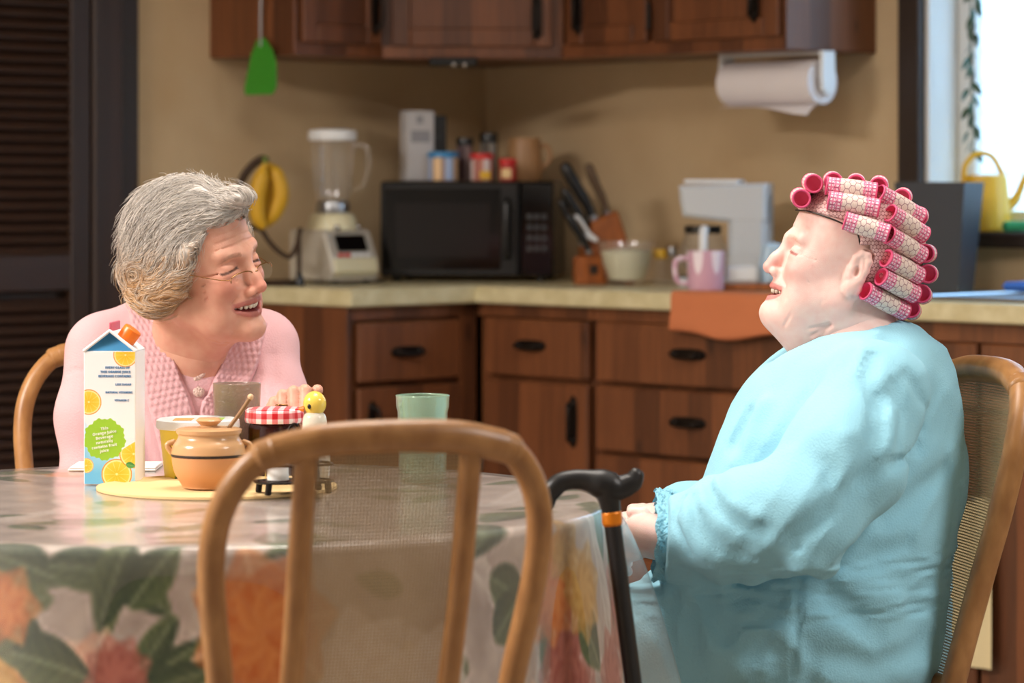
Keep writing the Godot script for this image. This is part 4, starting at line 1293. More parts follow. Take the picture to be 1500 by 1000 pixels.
	obj("lid", lath([Vector2(0.0, 0.074), Vector2(0.044, 0.074), Vector2(0.045, 0.079), Vector2(0.04, 0.081), Vector2(0.016, 0.0815), Vector2(0.011, 0.084), Vector2(0.018, 0.091), Vector2(0.014, 0.0945), Vector2(0, 0.0945)], 40), M.honey_glaze, hp)
	for s in [-1, 1]:
		obj("handle", tub(spline([Vector3(0.047 * s, 0.062, 0), Vector3(0.056 * s, 0.058, 0.004), Vector3(0.05 * s, 0.047, 0.002)], 4), [0.004], 8), M.honey_glaze, hp)
	obj("painted_band", lath([Vector2(0.0508, 0.0425), Vector2(0.0516, 0.0445), Vector2(0.0512, 0.0465)], 40), M.dark_trim, hp)
	var dp := thing("honey_dipper", "slim wooden dipper stick leaning out of the honey pot", "dipper", S(338, 4.27, TP + 0.078))
	obj("stick", tub([Vector3(-0.004, 0.001, 0), Vector3(0.012, 0.022, 0), Vector3(0.026, 0.043, 0)], [0.0028], 8), mat("stick", rgb(150, 112, 74), 0.6), dp)
	var kb := MB.new()
	kb.ball(Vector3(0.027, 0.045, 0), Vector3(0.0042, 0.0042, 0.0042), 12, 8)
	obj("knob", kb, mat("bead", rgb(226, 190, 150), 0.3), dp)
	# jam jar with gingham lid
	var gi := Image.create(128, 128, false, Image.FORMAT_RGB8)
	for x in 128:
		for y in 128:
			var k := int((x / 8) % 2 == 0) + int((y / 8) % 2 == 0)
			im_set(gi, x, y, rgb(244, 236, 236) if k == 0 else (rgb(230, 130, 136) if k == 1 else rgb(196, 22, 36)))
	var gm := mat("gingham", Color.WHITE, 0.4)
	gm.albedo_texture = tex(gi)
	tri_uv(gm, Vector3(8, 8, 8))
	var jj := thing("jam_jar", "dark jam jar with red and white gingham lid", "jar", S(402, 4.47, T))
	mat("jam", rgb(46, 12, 14), 0.12)
	obj("jar", lath([Vector2(0, 0), Vector2(0.034, 0), Vector2(0.038, 0.006), Vector2(0.038, 0.07), Vector2(0.034, 0.08), Vector2(0, 0.08)], 36), M.jam, jj)
	obj("lid", lath([Vector2(0, 0.079), Vector2(0.041, 0.079), Vector2(0.0425, 0.083), Vector2(0.0415, 0.096), Vector2(0.038, 0.099), Vector2(0, 0.0995)], 36), M.gingham, jj)
	# caddy with two shakers
	var cd := thing("shaker_caddy", "dark wire caddy on legs holding salt and pepper", "caddy", S(430, 4.2, TP), 0.35)
	cd.scale = Vector3(1.3, 0.95, 1.3)
	var wires := MB.new()
	for sx in [-1, 1]:
		for sz in [-1, 1]:
			var x: float = 0.031 * sx
			var zz: float = 0.018 * sz
			var lm := MB.new()
			lm.tube(PackedVector3Array([Vector3(x * 1.04, 0.001, zz), Vector3(x, 0.016, zz)]), [0.0035], 8)
			obj("leg", lm, M.iron, cd)
	for y in [0.016, 0.04]:
		wires.tube(spline([Vector3(-0.032, y, -0.019), Vector3(0.032, y, -0.019), Vector3(0.032, y, 0.019), Vector3(-0.032, y, 0.019)], 6, true), [0.0018], 6, true)
	wires.box(Vector3(0, 0.015, 0), Vector3(0.066, 0.002, 0.038), 0.0005)
	obj("basket", wires, M.iron, cd)
	obj("carry_loop", tub(spline([Vector3(0, 0.016, 0), Vector3(0, 0.06, 0), Vector3(0.006, 0.085, 0), Vector3(0.001, 0.097, 0), Vector3(-0.006, 0.085, 0), Vector3(0, 0.07, 0)], 5), [0.0016], 6), M.iron, cd)
	mat("salt", rgb(236, 234, 230), 0.7)
	mat("pepper", rgb(120, 104, 84), 0.8)
	for s in 2:
		var at: Vector3 = cd.transform * Vector3(-0.0165 + 0.033 * s, 0.0165, 0)
		var sh := thing("glass_shaker", "faceted glass salt shaker with steel top in the caddy" if s == 0 else "faceted glass pepper shaker nearest the chick figurine", "shaker", at, 0.0, "shakers in the caddy")
		sh.scale = Vector3(1.22, 0.95, 1.22)
		obj("glass_body", lath([Vector2(0, 0), Vector2(0.0135, 0), Vector2(0.0145, 0.004), Vector2(0.0125, 0.045), Vector2(0.0, 0.045)], 8), M.glass, sh)
		obj("filling", lath([Vector2(0, 0.002), Vector2(0.012, 0.002), Vector2(0.0112, 0.035), Vector2(0, 0.036)], 12), M.salt if s == 0 else M.pepper, sh)
		obj("cap", lath([Vector2(0, 0.045), Vector2(0.0135, 0.045), Vector2(0.013, 0.055), Vector2(0.008, 0.061), Vector2(0, 0.063)], 20), M.steel, sh)
	# chick figurine
	var ck := thing("chick_figurine", "china chick figurine with yellow head beside the jam jar", "figurine", S(461, 4.36, T))
	mat("china_white", rgb(226, 218, 202), 0.18)
	mat("china_yellow", rgb(234, 204, 92), 0.18)
	obj("body", lath(spline2([Vector2(0, 0), Vector2(0.017, 0.0), Vector2(0.02, 0.01), Vector2(0.0215, 0.04), Vector2(0.018, 0.075), Vector2(0.0145, 0.098), Vector2(0.0, 0.104)], 4), 28), M.china_white, ck)
	var hm := MB.new()
	hm.ball(Vector3(0, 0.113, 0), Vector3(0.0162, 0.0175, 0.0162), 24, 16)
	obj("head", hm, M.china_yellow, ck)
	var ey := MB.new()
	ey.ball(Vector3(-0.0065, 0.110, 0.0142), Vector3(0.0028, 0.0036, 0.0022), 10, 8)
	obj("eye", ey, M.black_plastic, ck)
	var bk := MB.new()
	bk.lathe([Vector2(0.0045, 0), Vector2(0.002, 0.006), Vector2(0, 0.008)], 10, Transform3D(Basis(Vector3(0, 0, 1), PI / 2), Vector3(-0.0148, 0.106, 0.004)))
	obj("beak", bk, M.orange_plastic, ck)
	# tumblers
	var am := mat("smoke_glass", Color(0.60, 0.52, 0.42, 0.5), 0.18)
	am.transparency = BaseMaterial3D.TRANSPARENCY_ALPHA
	am.normal_enabled = true
	am.normal_texture = bump_tex(130, 0.06, 8.0)
	am.normal_scale = 0.5
	tri_uv(am, Vector3(14, 14, 14))
	var tb := thing("pebbled_tumbler", "brown tinted pebbled glass tumbler in front of pink robe", "tumbler", S(347, 4.52, T))
	obj("glass", lath([Vector2(0, 0.0), Vector2(0.029, 0.0), Vector2(0.030, 0.004), Vector2(0.0348, 0.131), Vector2(0.0328, 0.131), Vector2(0.0282, 0.008), Vector2(0, 0.007)], 40), am, tb)
	obj("rim", tub(spline([Vector3(0.0338, 0.131, 0), Vector3(0, 0.131, 0.0338), Vector3(-0.0338, 0.131, 0), Vector3(0, 0.131, -0.0338)], 10, true), [0.0012], 6, true), M.glass, tb)
	var g2 := thing("green_tumbler", "pale green glass tumbler behind the front chair", "tumbler", S(619, 4.42, T))
	var gtm := mat("green_tint", Color(0.66, 0.80, 0.70, 0.28), 0.05)
	gtm.transparency = BaseMaterial3D.TRANSPARENCY_ALPHA
	obj("glass", lath([Vector2(0, 0.0), Vector2(0.032, 0.0), Vector2(0.034, 0.006), Vector2(0.0352, 0.098), Vector2(0.0372, 0.104), Vector2(0.0378, 0.12), Vector2(0.0358, 0.12), Vector2(0.035, 0.106), Vector2(0.033, 0.1), Vector2(0.0318, 0.012), Vector2(0, 0.011)], 40), gtm, g2)
	obj("rim", tub(spline([Vector3(0.0368, 0.12, 0), Vector3(0, 0.12, 0.0368), Vector3(-0.0368, 0.12, 0), Vector3(0, 0.12, -0.0368)], 10, true), [0.0016], 6, true), gtm, g2)
	# walking cane leaning at the table edge
	var wc := thing("walking_cane", "black walking cane with orange band leaning at the table", "walking cane", S(1010, 3.86, 0.0))
	var o := wc.position
	mat("cane_black", rgb(20, 20, 22), 0.42)
	var cd2 := 3.92
	var hpth := []
	for q in [[799, 742], [806, 722], [822, 706], [850, 702], [880, 708], [905, 714], [925, 706], [934, 692]]: hpth.append(P(q[0], q[1], cd2) - o)
	obj("handle", tub(spline(hpth, 5), [0.010, 0.0105, 0.011, 0.0112, 0.0115, 0.012, 0.0125, 0.013, 0.013, 0.013, 0.0125, 0.0125, 0.0125, 0.0125, 0.013, 0.013, 0.0135, 0.0145, 0.016, 0.018, 0.019, 0.019, 0.019, 0.019, 0.0185, 0.017, 0.016, 0.015, 0.0145, 0.014, 0.0135, 0.013, 0.012, 0.011, 0.010, 0.009], 12), M.cane_black, wc)
	obj("neck", tub([P(889, 712, cd2) - o, P(893, 735, cd2) - o, P(896, 752, cd2) - o], [0.019, 0.0135, 0.0118], 14), M.cane_black, wc)
	obj("band", tub([P(896, 751, cd2) - o, P(897, 766, cd2) - o], [0.0128], 16), mat("band_orange", rgb(226, 130, 20), 0.35, 0.3), wc)
	obj("shaft", tub([P(897, 764, cd2) - o, Vector3(0, 0.02, 0)], [0.0108], 14), M.cane_black, wc)
	obj("tip", lath([Vector2(0, 0), Vector2(0.018, 0), Vector2(0.018, 0.008), Vector2(0.013, 0.035), Vector2(0, 0.035)], 16), M.black_plastic, wc)

func im_set(im: Image, x: int, y: int, c: Color) -> void:
	im.set_pixel(x, y, c)

# rattan hoop-back chair; origin on the floor under the seat centre, faces +z
func make_chair(label: String, at: Vector3, turn: float, rm: Material, cm: Material, full := false) -> Node3D:
	var t := thing("rattan_chair", label, "chair", at, turn, "rattan chairs round the table")
	var rec := 0.245
	var bp := func(x: float, y: float, dz := 0.0) -> Vector3:
		return Vector3(x, y, -0.185 - (y - 0.45) * rec - 0.022 * (1.0 - pow(x / 0.19, 2.0)) * smoothstep(0.45, 0.8, y) + dz)
	var hp := [Vector2(-0.152, 0.40), Vector2(-0.158, 0.52), Vector2(-0.166, 0.62), Vector2(-0.178, 0.70), Vector2(-0.184, 0.76), Vector2(-0.180, 0.81), Vector2(-0.162, 0.852), Vector2(-0.13, 0.882), Vector2(-0.075, 0.894), Vector2(0, 0.897), Vector2(0.075, 0.894), Vector2(0.13, 0.882), Vector2(0.162, 0.852), Vector2(0.180, 0.81), Vector2(0.184, 0.76), Vector2(0.178, 0.70), Vector2(0.166, 0.62), Vector2(0.158, 0.52), Vector2(0.152, 0.40)]
	var pa := []
	for q in hp: pa.append(bp.call(q.x, q.y))
	obj("hoop", tub(spline(pa, 5), [0.0175 if full else 0.0148], 16), rm, t)
	# broader top rail between two bindings
	var tr := []
	for q in [[-0.128, 0.882], [-0.08, 0.893], [-0.03, 0.8965], [0.03, 0.8965], [0.08, 0.893], [0.128, 0.882]]: tr.append(bp.call(q[0], q[1]))
	var trm := MB.new()
	trm.tube(spline(tr, 5), [0.0195 if full else 0.0178], 16, false, true)
	obj("top_rail", trm, rm, t)
	for s in [-1, 1]:
		var bm := MB.new()
		for k in 4:
			var x: float = s * (0.126 + 0.0042 * k)
			var y := 0.8825 - 0.0015 * k
			bm.tube(PackedVector3Array([bp.call(x - 0.0018, y + 0.0008 * s), bp.call(x + 0.0018, y - 0.0008 * s)]), [0.0196 if full else 0.0172], 14)
		obj("binding", bm, rm, t)
		if full: continue
		var px: float = 0.092 * s
		obj("post", tub([bp.call(px * 0.94, 0.42), bp.call(px * 0.97, 0.6), bp.call(px, 0.75), bp.call(px, 0.886)], [0.0125], 14), rm, t)
	var lo := []
	var lw := 0.155 if full else 0.09
	for x in [-1.0, -0.5, 0.0, 0.5, 1.0]: lo.append(bp.call(x * lw, 0.47))
	obj("lower_rail", tub(spline(lo, 3), [0.011], 12), rm, t)
	# woven cane: flat strands over and under, clipped to the frame
	var cane := MB.new()
	var step := 0.0039
	var sw := 0.00092
	var reach := func(y: float) -> float:
		if not full: return 0.082
		for k in 9:
			if y <= hp[k + 1].y: return -lerpf(hp[k].x, hp[k + 1].x, (y - hp[k].y) / (hp[k + 1].y - hp[k].y)) - 0.006
		return 0.05
	var xm := 0.176 if full else 0.082
	var nx := int(2.0 * xm / step)
	var ny := int(0.41 / step)
	for k in nx + 1:
		var x := -xm + k * step
		var pts := PackedVector3Array()
		for r in 27:
			var y := 0.475 + 0.412 * r / 26.0
			if absf(x) > reach.call(y): continue
			var c: Vector3 = bp.call(x, y, 0.0005)
			pts.append(c + Vector3(-sw, 0, 0)); pts.append(c + Vector3(sw, 0, 0))
		if pts.size() >= 4: cane.grid(pts, pts.size() / 2, 2)
	for k in ny + 1:
		var y := 0.475 + k * step
		var rx: float = reach.call(y)
		var pts := PackedVector3Array()
		for r in 9:
			var c: Vector3 = bp.call(-rx + 2.0 * rx * r / 8.0, y, -0.0005)
			pts.append(c + Vector3(0, -sw, 0)); pts.append(c + Vector3(0, sw, 0))
		cane.grid(pts, 9, 2, false, PackedVector2Array(), true)
	obj("cane_panel", cane, cm, t)
	# seat and legs
	var ring := []
	for k in 16:
		var an := TAU * k / 16
		ring.append(Vector3(cos(an) * 0.19, 0.435, sin(an) * 0.185 * (1.0 if sin(an) > 0 else 0.95)))
	obj("seat_frame", tub(spline(ring, 3, true), [0.016], 12, true), rm, t)
	var sm := MB.new()
	sm.lathe([Vector2(0, 0.430), Vector2(0.185, 0.432), Vector2(0.183, 0.442), Vector2(0, 0.438)], 32)
	obj("seat", sm, cm, t)
	for s in [-1, 1]:
		obj("leg", tub([Vector3(0.145 * s, 0.43, 0.13), Vector3(0.16 * s, 0.22, 0.15), Vector3(0.17 * s, 0.006, 0.165)], [0.0145], 12), rm, t)
		obj("leg", tub([Vector3(0.152 * s, 0.42, -0.17), Vector3(0.155 * s, 0.22, -0.185), Vector3(0.16 * s, 0.006, -0.205)], [0.0145], 12), rm, t)
		obj("stretcher", tub([Vector3(0.157 * s, 0.2, 0.15), Vector3(0.155 * s, 0.2, -0.186)], [0.009], 10), rm, t)
	return t

func chairs() -> void:
	var rm := mat("rattan", Color.WHITE, 0.38)
	rm.albedo_texture = tex(blotch_image(140, rgb(146, 100, 56), rgb(174, 126, 76), 0.02))
	tri_uv(rm, Vector3(5, 2.5, 5))
	var cm := mat("cane_strand", rgb(178, 152, 114), 0.55)
	var f := Vector3(-0.329, 0, -0.944)
	make_chair("empty rattan chair with cane back standing in front of table", Vector3(-0.131, 0, -3.35) + f * 0.305, PI + 0.335, rm, cm)
	make_chair("rattan chair under the woman in the blue robe", Vector3(0.385, 0, -4.44), -PI / 2 + 0.26, rm, cm, true)
	make_chair("rattan chair under the woman in the pink robe", Vector3(-0.613, 0, -4.85), 0.0, rm, cm)

# ---------- signed distance bodies meshed as surface nets ----------
class Field:
	var kind := PackedInt32Array()      # 0 tapered capsule, 1 ellipsoid, +10 = carve
	var a := PackedVector3Array()
	var b := PackedVector3Array()       # capsule end / ellipsoid radii
	var r := PackedVector2Array()       # radii of the capsule
	var ib: Array[Basis] = []
	var k := PackedFloat32Array()
	var ca := PackedVector3Array()      # creases: segments
	var cb := PackedVector3Array()
	var cw := PackedVector2Array()      # amplitude, width
	var cg := PackedInt32Array()        # which stroke a segment belongs to
	var strokes := 0
	var clip: Callable
	var cell := 0.005
	var slack := 0.0
	var lo := Vector3(1e9, 1e9, 1e9)
	var hi := Vector3(-1e9, -1e9, -1e9)
	var jobs := []
	var results := []
	func cap(p: Vector3, q: Vector3, ra: float, rb: float, sm := 0.03, carve := false) -> void:
		kind.append(10 if carve else 0); a.append(p); b.append(q); r.append(Vector2(ra, rb)); ib.append(Basis()); k.append(sm)
		if not carve:
			for z in [[p, ra], [q, rb]]:
				lo = lo.min(z[0] - Vector3.ONE * (z[1] + sm * 0.4)); hi = hi.max(z[0] + Vector3.ONE * (z[1] + sm * 0.4))
	func chain(pts: Array, rad: Array, sm := 0.03, carve := false) -> void:
		for z in pts.size() - 1: cap(pts[z], pts[z + 1], rad[z], rad[z + 1], sm, carve)
	func ell(c: Vector3, rad: Vector3, sm := 0.03, bas := Basis(), carve := false) -> void:
		kind.append(11 if carve else 1); a.append(c); b.append(rad); r.append(Vector2(minf(rad.x, minf(rad.y, rad.z)), maxf(rad.x, maxf(rad.y, rad.z)))); ib.append(bas.transposed()); k.append(sm)
		if not carve:
			var m := Vector3.ONE * (maxf(rad.x, maxf(rad.y, rad.z)) + sm * 0.4)
			lo = lo.min(c - m); hi = hi.max(c + m)
	func crease(pts: Array, amp: float, width: float) -> void:
		strokes += 1
		for z in pts.size() - 1:
			ca.append(pts[z]); cb.append(pts[z + 1]); cw.append(Vector2(amp, width)); cg.append(strokes)
	var ba := PackedVector3Array()
	var i1 := PackedVector3Array()
	var i2 := PackedVector3Array()
	var iq := PackedFloat32Array()
	func ready() -> void:
		if ba.size() == kind.size(): return
		ba.clear(); i1.clear(); i2.clear(); iq.clear()
		for i in kind.size():
			var e := b[i] - a[i]
			ba.append(e)
			iq.append(1.0 / maxf(e.dot(e), 1e-9))
			i1.append(Vector3.ONE / b[i] if kind[i] % 10 == 1 else Vector3.ONE)
			i2.append(Vector3.ONE / (b[i] * b[i]) if kind[i] % 10 == 1 else Vector3.ONE)
	func one(i: int, p: Vector3) -> float:
		if kind[i] % 10 == 0:
			var pa := p - a[i]
			var h := clampf(pa.dot(ba[i]) * iq[i], 0.0, 1.0)
			return (pa - ba[i] * h).length() - lerpf(r[i].x, r[i].y, h)
		var q: Vector3 = ib[i] * (p - a[i])
		var k0 := (q * i1[i]).length()
		var k1 := (q * i2[i]).length()
		if k1 < 1e-6: return -r[i].x
		return k0 * (k0 - 1.0) / k1
	func eval(p: Vector3, act: PackedInt32Array, cact: PackedInt32Array) -> float:
		var d := 1e3
		for i in act:
			var e := 0.0
			var kd := kind[i]
			if kd == 0 or kd == 10:
				var pa := p - a[i]
				var w := ba[i]
				var h := clampf(pa.dot(w) * iq[i], 0.0, 1.0)
				var rr := r[i]
				e = (pa - w * h).length() - rr.x - (rr.y - rr.x) * h
			else:
				var q: Vector3 = ib[i] * (p - a[i])
				var k0 := (q * i1[i]).length()
				e = k0 * (k0 - 1.0) / maxf((q * i2[i]).length(), 1e-6)
			var s := k[i]
			if kd < 10:
				var h := s - absf(d - e)
				d = minf(d, e)
				if h > 0.0: d -= h * h * 0.25 / s
			else:
				e = -e
				var h := s - absf(d - e)
				d = maxf(d, e)
				if h > 0.0: d += h * h * 0.25 / s
		if cact.is_empty():
			if clip.is_valid(): d = clip.call(p, d)
			return d
		var g := -1
		var bq := 9.0
		var amp := 0.0
		for i in cact:
			if cg[i] != g:
				if bq < 5.0: d += amp * exp(-bq)
				g = cg[i]; bq = 9.0; amp = cw[i].x
			var pa := p - ca[i]
			var w := cb[i] - ca[i]
			var h := clampf(pa.dot(w) / maxf(w.dot(w), 1e-9), 0.0, 1.0)
			bq = minf(bq, (pa - w * h).length_squared() / (cw[i].y * cw[i].y))
		if bq < 5.0: d += amp * exp(-bq)
		if clip.is_valid(): d = clip.call(p, d)
		return d
	func all() -> PackedInt32Array:
		var o := PackedInt32Array()
		for i in kind.size(): o.append(i)
		return o
	func allc() -> PackedInt32Array:
		var o := PackedInt32Array()
		for i in ca.size(): o.append(i)
		return o
	# first hit along a ray, or a point at the closest approach
	func march(o: Vector3, dir: Vector3, t0: float, t1: float) -> Vector3:
		ready()
		var t := t0
		var act := all()
		var none := PackedInt32Array()
		var best := t0
		var bd := 1e9
		for n in 80:
			var d := eval(o + dir * t, act, none)
			if d < bd:
				bd = d; best = t
			if d < 0.0006: return o + dir * t
			t += maxf(d * 0.7, 0.0008)
			if t > t1: break
		return o + dir * best
	func work(n: int) -> void:
		var base: Vector3i = jobs[n][0]
		var act: PackedInt32Array = jobs[n][1]
		var cact: PackedInt32Array = jobs[n][2]
		var val := PackedFloat32Array()
		val.resize(729)
		var need := PackedByteArray()
		need.resize(729)
		var half := cell * 2.0 * 1.7321 * 1.2 + 0.0015 + slack
		for sx in 2:
			for sy in 2:
				for sz in 2:
					var d := eval(lo + Vector3(base.x + sx * 4 + 2, base.y + sy * 4 + 2, base.z + sz * 4 + 2) * cell, act, cact)
					var live := absf(d) < half
					for x in 5:
						for y in 5:
							var o := (sx * 4 + x) * 81 + (sy * 4 + y) * 9 + sz * 4
							for z in 5:
								if live: need[o + z] = 1
								elif need[o + z] == 0: val[o + z] = d
		var ix := 0
		for x in 9:
			for y in 9:
				for z in 9:
					if need[ix] == 1: val[ix] = eval(lo + Vector3(base.x + x, base.y + y, base.z + z) * cell, act, cact)
					ix += 1
		var keys := PackedInt64Array()
		var pos := PackedVector3Array()
		var nor := PackedVector3Array()
		var edges := PackedInt64Array()
		for x in 8:
			for y in 8:
				for z in 8:
					var o := x * 81 + y * 9 + z
					var v0 := val[o]; var v1 := val[o + 81]; var v2 := val[o + 9]; var v3 := val[o + 90]
					var v4 := val[o + 1]; var v5 := val[o + 82]; var v6 := val[o + 10]; var v7 := val[o + 91]
					var cnt := int(v0 < 0) + int(v1 < 0) + int(v2 < 0) + int(v3 < 0) + int(v4 < 0) + int(v5 < 0) + int(v6 < 0) + int(v7 < 0)
					var ci := base.x + x; var cj := base.y + y; var ck := base.z + z
					var key := (ci * 4096 + cj) * 4096 + ck
					if cnt > 0 and cnt < 8:
						var s := Vector3.ZERO
						var c := 0
						if (v0 < 0) != (v1 < 0): s += Vector3(v0 / (v0 - v1), 0, 0); c += 1
						if (v2 < 0) != (v3 < 0): s += Vector3(v2 / (v2 - v3), 1, 0); c += 1
						if (v4 < 0) != (v5 < 0): s += Vector3(v4 / (v4 - v5), 0, 1); c += 1
						if (v6 < 0) != (v7 < 0): s += Vector3(v6 / (v6 - v7), 1, 1); c += 1
						if (v0 < 0) != (v2 < 0): s += Vector3(0, v0 / (v0 - v2), 0); c += 1
						if (v1 < 0) != (v3 < 0): s += Vector3(1, v1 / (v1 - v3), 0); c += 1
						if (v4 < 0) != (v6 < 0): s += Vector3(0, v4 / (v4 - v6), 1); c += 1
						if (v5 < 0) != (v7 < 0): s += Vector3(1, v5 / (v5 - v7), 1); c += 1
						if (v0 < 0) != (v4 < 0): s += Vector3(0, 0, v0 / (v0 - v4)); c += 1
						if (v1 < 0) != (v5 < 0): s += Vector3(1, 0, v1 / (v1 - v5)); c += 1
						if (v2 < 0) != (v6 < 0): s += Vector3(0, 1, v2 / (v2 - v6)); c += 1
						if (v3 < 0) != (v7 < 0): s += Vector3(1, 1, v3 / (v3 - v7)); c += 1
						s /= maxf(c, 1)
						keys.append(key)
						pos.append(lo + (Vector3(ci, cj, ck) + s) * cell)
						nor.append(Vector3(v1 + v3 + v5 + v7 - v0 - v2 - v4 - v6, v2 + v3 + v6 + v7 - v0 - v1 - v4 - v5, v4 + v5 + v6 + v7 - v0 - v1 - v2 - v3).normalized())
					if (v0 < 0) != (v1 < 0): edges.append(key * 8 + 0 + (4 if v0 < 0 else 0))
					if (v0 < 0) != (v2 < 0): edges.append(key * 8 + 1 + (4 if v0 < 0 else 0))
					if (v0 < 0) != (v4 < 0): edges.append(key * 8 + 2 + (4 if v0 < 0 else 0))
		results[n] = [keys, pos, nor, edges]
	func build(color = null) -> MB:
		ready()
		lo -= Vector3.ONE * cell * 2; hi += Vector3.ONE * cell * 2
		var nb := Vector3i(((hi - lo) / (cell * 8.0)).ceil())
		var act := all()
		var cact := allc()
		var half := cell * 4.0 * 1.7321
		var kmax := 0.0
		for q in k: kmax = maxf(kmax, q)
		for x in nb.x:
			for y in nb.y:
				for z in nb.z:
					var c := lo + (Vector3(x, y, z) * 8.0 + Vector3.ONE * 4.0) * cell
					var dm := 1e9
					var ds := PackedFloat32Array()
					for i in act:
						var e := one(i, c)
						ds.append(e)
						if kind[i] < 10: dm = minf(dm, e)
					if dm > half * 1.3 + kmax * 0.5 + 0.004: continue
					var d := eval(c, act, cact)
					if absf(d) > half * 1.25 + 0.003 + slack: continue
					var al := PackedInt32Array()
					for i in act:
						if ds[i] < maxf(dm, 0.0) + half * 2.4 + k[i] + 0.004: al.append(i)
					var cl := PackedInt32Array()
					for i in cact:
						var pa := c - ca[i]
						var w := cb[i] - ca[i]
						var h := clampf(pa.dot(w) / maxf(w.dot(w), 1e-9), 0.0, 1.0)
						if (pa - w * h).length() < half + cw[i].y * 2.3: cl.append(i)
					jobs.append([Vector3i(x, y, z) * 8, al, cl])
		results.resize(jobs.size())
		var id := WorkerThreadPool.add_group_task(work, jobs.size(), -1, true)
		WorkerThreadPool.wait_for_group_task_completion(id)
		var m := MB.new()
		var map := {}
		for q in results:
			var keys: PackedInt64Array = q[0]
			for j in keys.size():
				map[keys[j]] = m.v.size()
				if color != null: m.col = color.call(q[1][j], q[2][j])
				m.vert(q[1][j], q[2][j], Vector2.ZERO)
		var X := 4096 * 4096
		var Y := 4096
		var off := [[0, -Y, -Y - 1, -1], [0, -1, -X - 1, -X], [0, -X, -X - Y, -Y]]
		for q in results:
			for e in q[3]:
				var key: int = e / 8
				var o: Array = off[e % 4]
				var w := [map.get(key + o[0], -1), map.get(key + o[1], -1), map.get(key + o[2], -1), map.get(key + o[3], -1)]
				if w[0] < 0 or w[1] < 0 or w[2] < 0 or w[3] < 0: continue
				# check the way round by the normals
				var p0 := m.v[w[0]]
				var g := (m.v[w[1]] - p0).cross(m.v[w[2]] - p0) + (m.v[w[2]] - p0).cross(m.v[w[3]] - p0)
				if g.dot(m.n[w[0]] + m.n[w[1]] + m.n[w[2]] + m.n[w[3]]) > 0: m.i.append_array([w[0], w[2], w[1], w[0], w[3], w[2]])
				else: m.i.append_array([w[0], w[1], w[2], w[0], w[2], w[3]])
		jobs = []; results = []
		return m

const EYE := Vector3(0, CH, 0)

func ray(px: float, py: float) -> Vector3:
	return P(px, py, 1.0) - EYE

# places on a body's surface under a stroke
func trace(f: Field, stroke: Array, d0: float, d1: float) -> Array:
	var out := []
	for q in stroke:
		var r := ray(q[0], q[1])
		var l := r.length()
		out.append(f.march(EYE, r / l, d0 * l, d1 * l))
	return out

# ---------- heads: local axes x forward, y up, z sideways, millimetres from the ear line ----------
class Head:
	var T: Transform3D
	var sc := 0.001
	func w(x: float, y: float, z: float) -> Vector3: return T * (Vector3(x, y, z) * sc)
	func l(p: Vector3) -> Vector3: return (T.affine_inverse() * p) / sc

